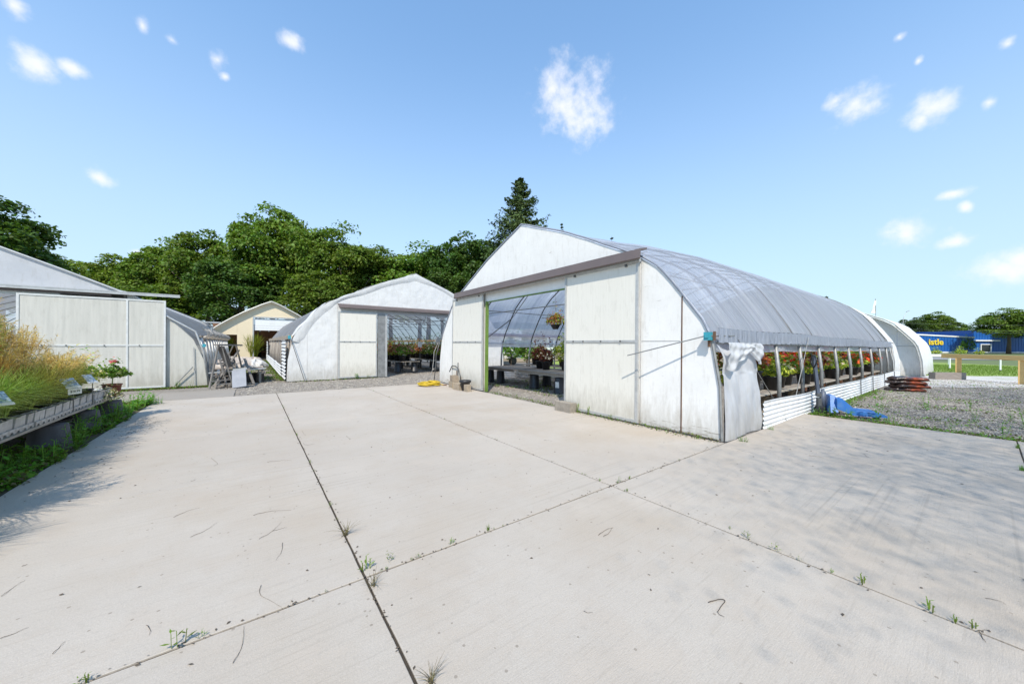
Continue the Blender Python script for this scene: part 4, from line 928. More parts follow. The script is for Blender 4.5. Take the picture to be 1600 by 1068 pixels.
MB().tube([(0, 0, 0), (0, 0, 1.25)], .012, 6).build('stake', MT['steel_dk'], e); MB().box((0, 0, 1.35), (.22, .012, .27), Matrix.Rotation(.15, 3, 'Y')).build('card', MT['card'], e)
for k in range(7):
    e = empty('shrub', (13.8+.3*math.sin(k), 17+k*2.0, gz(13)), k, f'dark shrub between the white film greenhouse and the beige house, {ordw(k)} from the pad', 'shrub', 'shrubs outside the far openings')
    link('leaves', FOL['dark green'], e, scale=(3.4, 3.4, 2.3)); MB().tube([(0, 0, -.1), (0, 0, .9)], .05, 6).build('stem', MT['bark'], e)

# beige house, white trailer and hedge beyond the far side, seen through the greenhouse
bh = empty('house', (15.8, 22.5, gz(16)), 0, 'beige sided low house with a white door seen through the largest greenhouse', 'house')
for k in range(16): MB().b2((0, .0, k*.2), (9.5, .12+.004*(k % 2), k*.2+.19)).build('siding_board', MT['siding'], bh)
MB().b2((0, .13, 0), (9.5, 6, 3.15)).build('wall', MT['siding'], bh)
MB().prism([(-.4, 3.15), (9.9, 3.15), (4.75, 4.6)], -.3, 6.2).build('roof', MT['road'], bh)
for x, w_ in ((.35, .35), (.95, .35), (8, .9)):
    wf = MB().b2((x-.07, -.05, .9), (x+w_+.07, .0, 2.1)).build('window', MT['white'], bh); MB().b2((x, -.07, .97), (x+w_, -.05, 2.03)).build('pane', MT['glass'], wf)
dd = MB().b2((4.6, -.06, 0), (5.6, 0, 2.2)).build('door', MT['white'], bh); MB().b2((4.85, -.08, 1.2), (5.3, -.06, 1.9)).build('pane', MT['glass'], dd)
wt = empty('trailer', (12.1, 19.2, gz(12)), 0, 'plain white trailer with small dark lettering seen through the doorway', 'trailer')
MB().b2((0, 0, .45), (3.0, 1.8, 2.4)).build('body', MT['white'], wt)
for x in (.6, 2.3): MB().lathe([(.28, -.1), (.28, .1)], 14, capt=True).build('wheel', MT['black'], wt, loc=(x, .1, .28), rot=(PI/2, 0, 0))

# ------------------------------------------------------------------ left display bench with ornamental grasses
lb = empty('display_bench', (-1.95, 3.2, 0), 0, 'weathered plank bench on upturned pots along the left edge of the pad', 'bench')
for k in range(10): MB().b2((-.02-k*.155, 0, .40), (-.02-k*.155-.14, 6.55+random.uniform(-.08, .1), .425+random.uniform(-.003, .004))).build('plank', MT['woody'], lb)
for k in range(8): MB().b2((-1.55, .1+k*.9, .35), (-.22, .2+k*.9, .398)).build('bearer', MT['wood'], lb)
legp = pot_mesh(.20, .335, 'greypot', 18, True)
lp = [(5.55, 'leftmost'), (7.15, 'second'), (8.25, 'third'), (9.6, 'farthest')]
for k, (y, w_) in enumerate(((5.45, 'leftmost dusty upturned pot holding up the display bench'), (7.2, 'dusty upturned pot under the middle of the display bench, beside a ribbed pot'), (8.35, 'dusty upturned pot under the display bench, just beyond a ribbed pot'), (9.55, 'farthest dusty upturned pot, at the end of the display bench'), (3.9, 'dusty upturned pot under the display bench outside the left of the picture'))):
    e = empty('upturned_pot', (-2.10, y, -.012), .3*k, w_, 'pot', 'pots holding up the display bench'); link('shell', legp, e)
    MB().lathe([(.207, .0), (.212, .0), (.212, .04), (.205, .045)], 18, capb=False).build('rim', MT['greypot'], e, smooth=True)
    e2 = empty('upturned_pot', (-3.3, y, -.012), .3*k, 'dusty upturned pot at the back of the display bench, '+['behind the leftmost one', 'behind the middle one', 'behind the ribbed pot', 'at the far corner', 'outside the picture'][k], 'pot', 'pots holding up the display bench'); link('shell', legp, e2)
e = empty('ribbed_pot', (-2.25, 7.8, -.012), 0, 'ribbed glossy black nursery pot standing between two upturned pots under the display bench', 'pot')
MB().lathe([(.15, 0), (.17, .20), (.178, .20), (.178, .22), (.17, .22), (.172, .245), (.18, .245), (.18, .265), (.172, .265), (.175, .29), (.185, .29), (.185, .31)], 20).build('shell', MT['black'], e, smooth=True)
# cell trays: every cell and its foot is a piece
CW = .125
cm = MB(); a_, b_ = .056, .048
def ringbox(mb, x0, y0, x1, y1, z0, z1, tp, mi=0):
    cx, cy = (x0+x1)/2, (y0+y1)/2
    lo_ = [(cx+(x-cx)*tp, cy+(y-cy)*tp, z0) for x, y in ((x0, y0), (x1, y0), (x1, y1), (x0, y1))]; hi_ = [(x, y, z1) for x, y in ((x0, y0), (x1, y0), (x1, y1), (x0, y1))]
    mb.add(lo_+hi_, [(0, 1, 5, 4), (1, 2, 6, 5), (2, 3, 7, 6), (3, 0, 4, 7), (3, 2, 1, 0)], mi)
ringbox(cm, -.06, -.058, .0, .058, .055, .165, .9); cm.add([(-.06, -.056, .145), (0, -.056, .145), (0, .056, .145), (-.06, .056, .145)], [(0, 1, 2, 3)], 1)
cell = cm.mesh('cell', [MT['tray'], MT['soil']])
fm = MB(); P_ = [(-.062, .0), (-.062, .055), (.062, .055), (.062, .0), (.03, .0), (.022, .026), (-.022, .026), (-.03, .0)]
fm.add([(0.004, y, z) for y, z in P_]+[(-.012, y, z) for y, z in P_], [(0, 7, 6, 1), (1, 6, 5, 2), (2, 5, 4, 3)]+[(i, (i+1) % 8, (i+1) % 8+8, i+8) for i in range(8)])
foot = fm.mesh('tray_foot', MT['tray'])
for j in range(8):
    y0 = 4.62+j*.63
    if y0 > 9.3: break
    e = empty('cell_tray', (-2.0+.012*math.sin(j*2.3), y0, .427), .02*math.sin(j*1.9), f'pale plastic cell tray at the front of the display bench, {ordw(j)} counted from the left', 'tray', 'cell trays on the display bench')
    for q in range(5):
        link('cell', cell, e, loc=(0, q*CW, 0), rot=(0, R(4+3*math.sin(q*3+j)), 0)); link('tray_foot', foot, e, loc=(.012, q*CW, 0))
    MB().b2((-.52, -.06, .0), (-.065, .56, .06)).build('tray_base', MT['tray'], e)
e = None
GB = [blades_mesh('blades', 900, .60, .56, .0085, 'gr_green', 51, droop=1.1), blades_mesh('blades', 900, .66, .56, .0085, 'gr_yel', 52, droop=.95), blades_mesh('blades', 620, .90, .42, .008, 'gr_tan', 53, droop=.5), blades_mesh('blades', 760, .78, .46, .008, 'gr_yel', 54, droop=.6)]
PL = [plume_mesh(58, 1.18, .34, 61), plume_mesh(52, .95, .42, 62, 'gr_yel'), plume_mesh(34, .85, .5, 63)]
gp = POTS[(.11, .18, 'black')]
def ograss(x, y, blade, plume, s, label, sz=1, z=.43):
    s *= 1.22 if y < 8.6 else 1.05
    e = empty('ornamental_grass', (x, y, z), random.uniform(0, 6), label, 'grass', 'potted ornamental grasses on the display bench')
    link('pot', gp, e); link('blades', GB[blade], e, loc=(0, 0, .16), scale=(s, s, s*sz))
    if plume is not None: link('seed_heads', PL[plume], e, loc=(0, 0, .16), scale=(s, s, s*sz))
gl = [(-2.16, 3.6, 0, None, .85, 1), (-2.16, 4.3, 1, 1, .9, 1), (-2.75, 3.8, 2, 0, .95, 1), (-2.16, 5.0, 0, None, .85, 1), (-2.15, 5.55, 0, None, .85, 1), (-2.15, 6.1, 0, None, .85, 1), (-2.15, 6.65, 0, None, .8, 1), (-2.15, 7.15, 1, None, .8, 1), (-2.15, 7.65, 1, 2, .75, .95), (-2.32, 8.2, 3, 2, .72, .95), (-2.30, 8.75, 3, 1, .66, .9),
      (-2.75, 4.9, 1, None, .95, 1.1), (-2.75, 5.6, 1, 1, .95, 1.1), (-2.75, 6.3, 1, 1, .95, 1.05), (-2.75, 7.0, 3, 1, .95, 1.1), (-2.70, 7.75, 2, 0, .85, .92), (-2.70, 8.4, 3, 0, .80, .88), (-2.7, 8.95, 2, 1, .75, .85),
      (-3.2, 5.6, 2, 0, 1.0, 1.08), (-3.2, 6.2, 2, 0, 1.0, 1.10), (-3.2, 6.9, 2, 0, .98, .98), (-3.1, 7.55, 2, 0, 1.0, 1.12), (-3.1, 8.1, 2, 0, .98, 1.1), (-3.1, 8.7, 2, 1, .85, .9), (-3.25, 5.0, 2, 0, 1.0, 1.1)]
names = ['green', 'yellow green', 'tan', 'yellowing']
cnt = {}
for k, (x, y, b, p, s, sz) in enumerate(gl):
    rowx = 'front' if x > -2.5 else 'middle' if x > -2.95 else 'back'; cnt[rowx] = cnt.get(rowx, -1)+1
    ograss(x, y, b, p, s, f"{names[b]} ornamental grass{' with seed heads' if p is not None else ''}, {ordw(cnt[rowx])} from the left in the {rowx} row of the display bench", sz)
def price_tag(x, y, z, ry, label, price=None, w=.15, txt='$18.99'):
    e = empty('price_sign', (x, y, z), ry, label, 'sign', 'picture signs on the display bench')
    MB().tube([(0, -.01, -.32), (0, -.01, 0)], .006, 5).build('stake', MT['steel_dk'], e)
    q = Matrix.Rotation(-R(38), 3, 'X')
    MB().box((0, .035, .06), (w, .006, .14), q).build('picture', MT['cardblue'], e)
    MB().box((0, -.014, -.002), (w*1.06, .008, .028), q).build('ledge', MT['card'], e)
    if price:
        pl = MB().box((0, -.028, -.055), (w*.95, .006, .075)).build('price_plate', MT['card'], e)
        cu = bpy.data.curves.new('price', 'FONT'); cu.body = txt; cu.size = .044; cu.align_x = 'CENTER'; cu.extrude = .0006
        t_ = bpy.data.objects.new('tmp', cu); col.objects.link(t_); bpy.context.view_layer.update()
        me = bpy.data.meshes.new_from_object(t_.evaluated_get(bpy.context.evaluated_depsgraph_get())); bpy.data.objects.remove(t_); me.materials.clear(); me.materials.append(MT['ink'])
        t2 = link('price', me, pl, loc=(0, -.033, -.068), rot=(PI/2, 0, 0))
    return e
# signs face the pad (towards +x): their local -y turned to world +x
price_tag(-1.93, 7.28, .79, R(62), 'picture sign with white price plate, middle of the three on the display bench', True, .18)
price_tag(-1.97, 8.15, .78, R(60), 'small picture sign without price, farthest of the three on the display bench', False, .13)
price_tag(-1.93, 5.56, .80, R(58), 'large picture sign at the left end of the display bench', False, .20)
# rose, variegated shrub and trailing plant at the far end of the bench
e = empty('rose_bush', (-2.02, 9.35, .427), 0, 'small rose with one pink bloom in a terracotta pot on the display bench', 'plant')
link('pot', POTS[(.14, .24, 'terra')], e, scale=.9); link('leaves', foliage_mesh('leaves', 420, .24, .16, .38, .075, ['weed', 'leaf_a'], 71), e); link('flower', foliage_mesh('flower', 46, .055, .05, .0, .05, 'f_pk', 72, .9, 1, .3), e, loc=(.02, .0, .60))
MB().tube([(0, 0, .18), (.01, 0, .4), (.02, 0, .58)], .007, 5).build('stem', MT['weed'], e)
e = empty('variegated_plant', (-2.25, 8.95, .43), 0, 'upright plant with cream edged leaves between the grasses and the rose', 'plant')
link('pot', gp, e); link('leaves', foliage_mesh('leaves', 480, .22, .26, .36, .07, ['weed', 'f_ye', 'f_cr'], 73), e)
e = empty('trailing_plant', (-1.97, 8.85, .40), 0, 'pale variegated trailing plant spilling over the end of the display bench', 'plant')
link('leaves', foliage_mesh('leaves', 300, .22, .16, .05, .05, ['f_cr', 'weed_y', 'weed_dry'], 74), e); MB().tube([(-.1, 0, .05), (.05, 0, .06)], .006, 5).build('stem', MT['weed_dry'], e)
# weeds along the bed
def weed_mesh(n, h, w, leaf, mt, seed):
    g = np.random.default_rng(seed); V = []
    for k in range(n):
        a = g.uniform(0, 6.28); r0 = g.uniform(0, w*.5); H = h*g.uniform(.5, 1.1); lean = g.uniform(0, .35)*H
        for j in range(int(H/.035)+2):
            z = H*(j+1)/(int(H/.035)+2); a2 = j*2.4+a; c = np.array([r0*math.cos(a)+lean*z/H*math.cos(a), r0*math.sin(a)+lean*z/H*math.sin(a), z])
            d = np.array([math.cos(a2), math.sin(a2), .35]); L = leaf*g.uniform(.6, 1.2)*(1.1-.5*z/H); s = np.array([-math.sin(a2), math.cos(a2), 0])*L*.18
            V += [c, c+d*L*.5+s, c+d*L, c+d*L*.5-s]
        c0 = np.array([r0*math.cos(a), r0*math.sin(a), 0]); c1 = c0+np.array([lean*math.cos(a), lean*math.sin(a), H]); s = np.array([.0025, .0025, 0]); V += [c0-s, c0+s, c1+s, c1-s]
    return np_mesh('leaves', np.array(V), 4, MT[mt])
WM = [weed_mesh(5, .34, .10, .085, 'weed', 1), weed_mesh(6, .24, .14, .10, 'weed', 2), weed_mesh(4, .55, .10, .11, 'weed', 3), weed_mesh(5, .16, .12, .05, 'weed_y', 4), weed_mesh(9, .20, .22, .07, 'weed', 5), weed_mesh(3, .09, .05, .03, 'weed_y', 6), weed_mesh(4, .30, .08, .04, 'weed_y', 8)]
GT = [blades_mesh('blades', 40, .11, .07, .004, 'weed_y', 81, base=.02), blades_mesh('blades', 26, .10, .14, .004, 'weed_dry', 82, base=.015), blades_mesh('blades', 60, .16, .10, .005, 'weed', 83, base=.04)]
def weed(x, y, k, s=1, label='', group=None, z=None, grass=False):
    e = empty('weed', (x, y, gz(x)-.02 if z is None else z), random.uniform(0, 6), label, 'weed', group)
    link('blades' if grass else 'leaves', GT[k] if grass else WM[k], e, scale=s); return e
for k in range(30):
    y = 4.2+k*.245+random.uniform(-.06, .06); weed(-1.86-random.uniform(0, .12)+.05*math.sin(y*3), y, random.choice([0, 1, 1, 4, 4]), random.uniform(.9, 1.5), 'leafy green weed in the strip between the display bench and the pad', 'weeds along the display bench', z=-.02)
for k in range(26):
    y = 4.2+k*.27; weed(-2.3-random.uniform(0, .5), y, random.choice([0, 1, 1, 2, 2, 4]), random.uniform(1.0, 1.4), 'leafy green weed growing under the display bench', 'weeds under the display bench', z=-.02)
def carpet(name, label, pts, mt, h=.05, leaf=.03, seed=5):
    g = np.random.default_rng(seed); P = np.array(pts); n = len(P); N = unit(g.normal(size=(n, 3))*.6+np.array([0, 0, 1]))
    P = P+np.stack([g.normal(size=n)*.03, g.normal(size=n)*.03, g.random(n)*h], 1)
    o = link(name, np_mesh(name, leaf_quads(P, N, leaf*g.uniform(.6, 1.5, n), .6, g), 4, [MT[k] for k in mt], g.integers(0, len(mt), n))); return tag(o, label, 'ground cover', kind='stuff')
def fill(x0, x1, y0, y1, n, thr=.5, z=None, sc_=1.3, s=0):
    out = []
    while len(out) < n:
        x = rng.uniform(x0, x1); y = rng.uniform(y0, y1)
        if math.sin(x*sc_*2.1+s)*math.cos(y*sc_*1.7+s*2)+.5*math.sin(x*sc_*5.3+y*sc_*4.1) > thr*rng.uniform(.2, 1.2)-.3: out.append((x, y, (gz(x)-.03) if z is None else z))
    return out
carpet('bed_weeds', 'low creeping weeds covering the earth beside the pad edge', [(-1.90+.08*math.sin(y*2.3)+.05*math.sin(y*7)+abs(rng.normal())*-.22, y, -.015) for y in rng.uniform(4, 11.5, 15000)], ['weed', 'weed', 'weed_y', 'weed_dry'], .10, .045)
carpet('verge_weeds', 'thin low weeds scattered on gravel and along the greenhouse walls', fill(-.95, 1.1, 16, 34, 9000)+[(x, 14.93+abs(rng.normal())*-.1, -.03) for x in rng.uniform(-3.1, -1.1, 1500)]+[(x, 14.9+abs(rng.normal())*-.06, -.03) for x in rng.uniform(1.2, 4.2, 260)]+[(1.02+abs(rng.normal())*-.12, y, -.03) for y in rng.uniform(15.5, 33, 4500)]+fill(6.5, 11, 5.5, 11.5, 3500), ['weed_y', 'weed', 'weed_dry'], .05, .05, 6)
carpet('yard_weeds', 'low weeds sprouting through the gravel at the right of the pad', fill(9.1, 17, -3.5, 1.9, 4200, .9, s=1)+[(9.12+abs(rng.normal())*.12, y, -.03) for y in rng.uniform(-3.5, 2.1, 3800)]+[(x, 2.12-abs(rng.normal())*.10, gz(x)-.03) for x in rng.uniform(9.1, 16.5, 1800)]+fill(17, 25, -4, 1.6, 1500, .9, s=3), ['weed_y', 'weed', 'weed_dry'], .06, .035, 7)
carpet('door_weeds', 'low weeds and dry litter along the foot of the right sliding door', [(5.41-abs(rng.normal())*.05, y, 0) for y in rng.uniform(2.3, 5.1, 700)]+[(5.50+abs(rng.normal())*.10, y, -.02) for y in rng.uniform(5.4, 8.6, 900)], ['weed_y', 'weed_dry', 'weed_dry', 'weed'], .05, .026, 8)
for (x, y, k, s, lb_) in ((5.36, 4.98, 6, 1.15, 'taller of two upright thin weeds growing beside the grey block at the door'), (5.36, 4.68, 6, .95, 'thin upright weed growing right of the tallest one at the door foot'), (5.38, 4.15, 5, 1.6, 'small bushy weed under the middle of the right sliding door'), (5.7, 7.5, 5, 1.8, 'little weed on the threshold gravel of the open doorway'), (5.66, 6.3, 5, 1.6, 'little weed on the threshold near the grey block'),
                         (9.45, 1.20, 2, 1.05, 'tall feathery weed growing over the forks of the blue pallet truck'), (9.2, 1.75, 1, .9, 'leafy weed before the pallet truck'), (9.15, 1.5, 1, .8, 'broad weed at the pad edge before the pallet truck'), (9.18, 1.95, 4, .9, 'broad weed touching the corrugated skirt by the pallet truck'), (10.5, 2.0, 0, .9, 'weed behind the pallet truck against the skirt'), (11.6, 1.95, 4, .8, 'weed at the foot of the skirt right of the pallet truck'), (9.3, 1.0, 4, .8, 'weed right of the tall feathery one at the pad edge'),
                         (12.2, .75, 2, .62, 'single upright weed in the open gravel right of the soil bags'), (10.9, .1, 2, .5, 'upright weed in the gravel near the right edge, left one'), (10.8, -.45, 2, .7, 'upright weed in the gravel close to the right edge'), (11.8, -.3, 0, .7, 'small weed in the middle of the right gravel'), (13.6, .2, 0, .6, 'small weed in the far right gravel'), (9.4, .3, 0, .5, 'small weed by the pad edge at the right'), (9.7, -.2, 0, .6, 'small weed by the pad edge close to the right border of the picture'),
                         (-1.05, 14.8, 6, 1.4, 'tall thin weed at the corner of the milky greenhouse'), (-1.55, 14.75, 6, 1.3, 'tall thin weed against the wall of the milky greenhouse'), (-2.6, 14.7, 6, .9, 'thin weed before the milky sliding door'), (-1.85, 14.8, 1, .8, 'low bushy weed at the corner of the milky sliding door'), (-1.9, 11.9, 1, .8, 'bushy weed on the old walkway joint'), (-1.7, 11.2, 4, .9, 'yellow green weed at the far left corner of the pad'),
                         (3.35, 14.85, 1, .9, 'yellow green weed at the foot of the left door of the white film greenhouse'), (3.8, 14.85, 3, 1.0, 'small weed at the foot of the same white film greenhouse door, right one'), (6.95, 2.10, 4, .5, 'small leafy weed at the first corrugated panel'), (5.75, 2.08, 4, .5, 'little weed at the foot of the corner curtain')):
    weed(x, y, k, s, lb_, z=(0.0 if x < 5.45 and y < 11 else None))
# weeds in the joints
for (px, py, k, s, gr, lb_) in ((541, 835, 1, 1.1, True, 'dry star shaped grass tuft on the long joint left of the centre'), (573, 890, 5, 1.2, False, 'leafy weed growing where two pad joints cross near the bottom'), (583, 915, 1, .8, True, 'dry wisp just below the joint crossing'), (608, 876, 3, .35, False, 'dry little weed right of the joint crossing'), (763, 828, 0, .45, True, 'small green grass tuft in the joint between the two crossings'), (706, 849, 5, .6, False, 'tiny sprig in the joint left of the green tuft'), (278, 1008, 5, 1.3, False, 'two leaved seedling on the joint at the lower left'), (315, 995, 5, .5, False, 'thin dead sprig in the lower left joint'), (968, 752, 3, .3, False, 'short dark sprig beside the upper joint crossing'), (980, 767, 0, .35, True, 'flat grass wisp right of the upper joint crossing'), (1166, 840, 5, .8, False, 'green sprig in the long right joint, upper one'), (1211, 860, 5, .8, False, 'green sprig in the long right joint, second one'), (1349, 912, 5, .8, False, 'green sprig in the long right joint, third one'), (1455, 954, 5, .9, False, 'reddish sprig in the long right joint, fourth one'), (1522, 982, 5, .6, False, 'small sprig in the long right joint, last one'), (1300, 895, 5, .4, False, 'dark crumb of weed in the long right joint'), (446, 655, 5, .6, False, 'tiny weed at the long joint near the far edge'), (673, 1066, 1, .8, True, 'dead wispy sprig at the bottom edge of the picture'), (1590, 700, 2, .5, True, 'grass blades in the pad joint at the right border'), (1597, 735, 2, .5, True, 'grass blades lower down the joint at the right border'), (1140, 826, 5, .35, False, 'dark bud in the right joint above the green sprigs')):
    p = G(px, py); weed(p.x, p.y, k, s, lb_, z=0.001, grass=gr)
for k in range(60):
    t = random.random(); q = random.choice([(Vector((2.87, -.2)), Vector((2.87, 11))), (Vector((.55, .8)), Vector((.55, 11.5))), (Vector((-1, 2.2)), Vector((5.3, 2.2)))]); p = q[0].lerp(q[1], t)
    weed(p.x, p.y, 5, random.uniform(.2, .55), 'tiny sprig of weed in a joint of the pad', 'tiny sprigs in the pad joints', z=0)

# ------------------------------------------------------------------ twigs and litter on the pad
def twig(pts, r=.0022, label=None, group=None, mt='bark'):
    if len(pts) == 2: pts = (pts[0], ((pts[0][0]+pts[1][0])/2+random.uniform(-3, 3), (pts[0][1]+pts[1][1])/2+random.uniform(-2, 2)), pts[1])
    q = [Vector((*p, 0)) for p in pts]; q = [q[0]]+q+[q[-1]]; sm = []
    for i in range(1, len(q)-2):
        for k in range(6):
            t = k/6; sm.append(.5*((2*q[i])+(q[i+1]-q[i-1])*t+(2*q[i-1]-5*q[i]+4*q[i+1]-q[i+2])*t*t+(3*q[i]-q[i-1]-3*q[i+1]+q[i+2])*t**3))
    sm.append(q[-1]); pts = [(p.x+random.uniform(-.4, .4), p.y+random.uniform(-.3, .3)) for p in sm]
    c = G(*pts[len(pts)//2]); P = [G(*p)-c for p in pts]; P = [Vector((p.x, p.y, r*1.1+.002*math.sin(i*.9)+.002)) for i, p in enumerate(P)]
    r = [r*(1-.75*i/len(P)) for i in range(len(P))]
    o = MB().tube(P, r, 4).build('twig', MT['bark'], None, loc=(c.x, c.y, 0)); tag(o, label, 'twig', group)
tw = [((271, 808), (312, 793)), ((298, 839), (322, 828), (341, 815)), ((396, 805), (420, 799), (455, 797)), ((405, 842), (425, 830), (440, 815)), ((425, 830), (448, 824)), ((441, 848), (440, 862), (431, 875)), ((229, 977), (235, 984), (233, 992)), ((364, 1036), (378, 1010), (381, 978)), ((0, 998), (45, 980)), ((82, 1022), (102, 1002)), ((2, 932), (20, 918), (40, 906)), ((408, 914), (408, 930), (440, 948)), ((34, 885), (43, 882)), ((418, 722), (455, 719)), ((475, 694), (492, 693)), ((330, 716), (340, 724), (334, 728)), ((298, 752), (306, 749)), ((542, 681), (548, 687)), ((1264, 712), (1287, 716)), ((1350, 709), (1358, 714)), ((1540, 935), (1572, 944)), ((850, 688), (863, 689)), ((912, 955), (927, 957)), ((256, 677), (260, 673), (266, 673)), ((472, 673), (478, 681))]
for t_ in tw: twig(t_, .0014, 'thin dry grass stem lying on the pale concrete', 'dry stems on the pad')
twig(((1107, 942), (1118, 938), (1133, 939), (1124, 952), (1122, 958), (1132, 965)), .0032, 'crooked brown twig lying at the edge of the tree shade', None)
twig(((935, 836), (945, 829), (958, 824)), .002, 'forked twig below the upper joint crossing, longer arm'); twig(((943, 838), (951, 833), (957, 824)), .0018, 'forked twig below the upper joint crossing, shorter arm')
twig(((1528, 986), (1535, 985), (1546, 985)), .0022, 'twig in the joint at the lower right'); twig(((1530, 987), (1536, 998), (1540, 1003)), .002, 'bent twig just under the lower right joint'); 
V = []
for k in range(1500):
    p = (0, 0)
    if k < 90: p = G(random.uniform(270, 690), random.uniform(606, 640)); p = (p.x, p.y)
    elif k < 200: p = (random.uniform(-1.8, -1.2), random.uniform(5, 11))
    else: p = (random.uniform(-1.7, 5.3), random.uniform(-2, 11.5)) if k < 420 else (random.uniform(5, 9), random.uniform(-3, 2))
    if p[0] > 5.4 and p[1] > 2.2: continue
    if k < 90: p = (p[0], min(p[1], 11.6))
    s = random.uniform(.006, .016); a = random.uniform(0, 6)
    if k >= 520:
        q = random.choice([((2.87, -.3), (2.87, 11.5)), ((.55, .5), (.55, 11.5)), ((-1.8, 2.2), (5.3, 2.2)), ((5.42, 2.3), (5.42, 5.2))]); t = random.random(); p = (q[0][0]+(q[1][0]-q[0][0])*t+random.gauss(0, .018), q[0][1]+(q[1][1]-q[0][1])*t+random.gauss(0, .018)); s *= .8
        if k > 1250: p = (-1.45+random.gauss(0, .16), 8.2+random.gauss(0, .45))
    c, d = math.cos(a)*s, math.sin(a)*s
    V += [(p[0]-c, p[1]-d, .003), (p[0]-d*.5, p[1]+c*.5, .007), (p[0]+c, p[1]+d, .004), (p[0]+d*.5, p[1]-c*.5, .003)]
tag(link('leaf_litter', np_mesh('leaf_litter', np.array(V), 4, MT['bark'])), 'tiny brown leaf crumbs scattered over the concrete', 'litter', kind='stuff')

# ------------------------------------------------------------------ things by the left side of the main greenhouse
e = empty('garden_hose', (4.72, 10.95, 0), 0, 'coiled yellow garden hose lying on the far corner of the pad', 'hose')
pts = []
for k in range(150):
    a = k*2*PI/24; r = .27+.05*math.sin(k*.37)+.02*math.sin(k*1.3); pts.append((r*math.cos(a)*1.15, r*math.sin(a), .02+k*.00075+.008*math.sin(a*1.5)))
MB().tube(pts, .017, 6).build('coil', MT['yhose'], e, smooth=True); MB().tube([pts[-1], (.2, .05, .10), (.42, -.2, .02)], .017, 6).build('hose_end', MT['yhose'], e, smooth=True)
MB().tube([(.42, -.2, .02), (.5, -.27, .02)], .022, 7).build('coupling', MT['rust'], e)
def block(x, y, z, d, rz, label, mt='block', hollow=True):
    e = empty('concrete_block', (x, y, z), rz, label, 'block'); mb = MB(); w, dd, h = d; t = .035
    if hollow:
        mb.b2((-w/2, -dd/2, 0), (w/2, -dd/2+t, h)).b2((-w/2, dd/2-t, 0), (w/2, dd/2, h))
        for x_ in (-w/2+t/2, 0, w/2-t/2): mb.b2((x_-t/2, -dd/2+t, .002), (x_+t/2, dd/2-t, h-.002))
    else: mb.b2((-w/2, -dd/2, 0), (w/2, dd/2, h))
    mb.build('body', MT[mt], e); return e
block(5.18, 10.12, 0, (.39, .19, .19), R(80), 'tan concrete block standing at the bottom of the pile under the grey standpipe')
block(5.20, 10.10, .192, (.36, .19, .19), R(76), 'tan concrete block on top of the pile under the grey standpipe')
block(5.10, 9.78, 0, (.30, .19, .19), R(62), 'tan concrete block leaning beside the pile left of the black pot')
block(5.05, 9.48, 0, (.30, .19, .19), R(96), 'tan concrete block lying directly left of the black pot', hollow=False)
block(5.08, 9.02, 0, (.19, .14, .20), R(88), 'small tan block standing upright right of the black pot', hollow=False)
block(5.28, 5.22, 0, (.42, .20, .19), R(92), 'grey brown concrete block at the left foot of the right sliding door', 'blockg', False)
e = empty('black_pot', (5.12, 9.23, 0), 0, 'black nursery pot with wide rim standing between the tan blocks', 'pot')
MB().lathe([(.10, 0), (.145, .24), (.175, .245), (.18, .31), (.165, .31), (.15, .24), (.01, .22)], 20).build('shell', MT['black'], e, smooth=True)
e = empty('standpipe', (5.40, 10.22, 0), 0, 'grey standpipe with looping hose against the left end of the largest greenhouse', 'pipe')
MB().tube([(0, 0, 0), (0, 0, .78)], .022, 7).build('pipe', MT['galv'], e); MB().tube([(-.03, .55, .45), (-.04, .35, .66), (-.04, .1, .66), (-.03, -.1, .58), (-.03, -.22, .36), (-.02, -.22, .2)], .018, 6).build('hose_loop', MT['steel_dk'], e, smooth=True)
MB().tube([(0, .08, .2), (0, .08, .52)], .014, 6).build('riser', MT['rust'], e)
e = empty('hanging_hose', (5.0, 12.0, 0), 0, 'pale hose dangling down the left side wall of the largest greenhouse', 'hose')
MB().tube([(.50, -.05, 1.45), (.36, .0, 1.1), (.34, .0, .8), (.30, .02, .4), (.15, .1, .02)], .009, 6).build('tube', MT['tray'], e, smooth=True); MB().tube([(.55, -.1, 1.5), (.44, .0, 1.0), (.42, .0, .5), (.38, .05, .02)], .016, 6).build('tube_dark', MT['steel_dk'], e, smooth=True)
MB().lathe([(.02, -.02), (.15, -.015), (.15, .015), (.02, .02)], 20, capt=True).build('reel', MT['galv'], e, loc=(.5, .0, 1.5), rot=(PI/2, 0, R(35)))

# ------------------------------------------------------------------ junk between the milky greenhouse and the lane
e = empty('step_ladder', (-.78, 14.0, 0), 0, 'old grey wooden trestle ladder standing in front of the heaped table', 'ladder')
T1 = (-.22, .05, 1.30)
for (a, b) in (((-.25, -.1, 0), (-.05, .05, 1.32)), ((.30, .10, 0), (.02, .05, 1.32)), ((-.18, .8, 0), (.28, .75, 1.30)), ((.62, .9, 0), (.36, .75, 1.30))): MB().beam(a, b, .055, .03).build('stile', MT['wood_dk'], e)
MB().beam((-.10, .04, 1.33), (.46, .62, 1.31), .20, .045).build('top_board', MT['wood_dk'], e)
for (a, b) in (((-.23, -.09, .22), (.27, .09, .24)), ((-.13, -.02, .75), (.15, .07, .77)), ((-.1, .8, .7), (.5, .85, .7)), ((-.12, .80, .3), (.58, .88, .3)), ((-.2, -.05, .35), (.0, .8, .38))): MB().beam(a, b, .05, .025).build('rung', MT['wood_dk'], e)
MB().beam((.0, .02, 1.28), (.20, .45, .62), .20, .02).build('tread', MT['wood_dk'], e)
e = empty('pallet', (-.62, 14.25, 0), .35, 'small grey pallet lying on the ground under the trestle ladder', 'pallet')
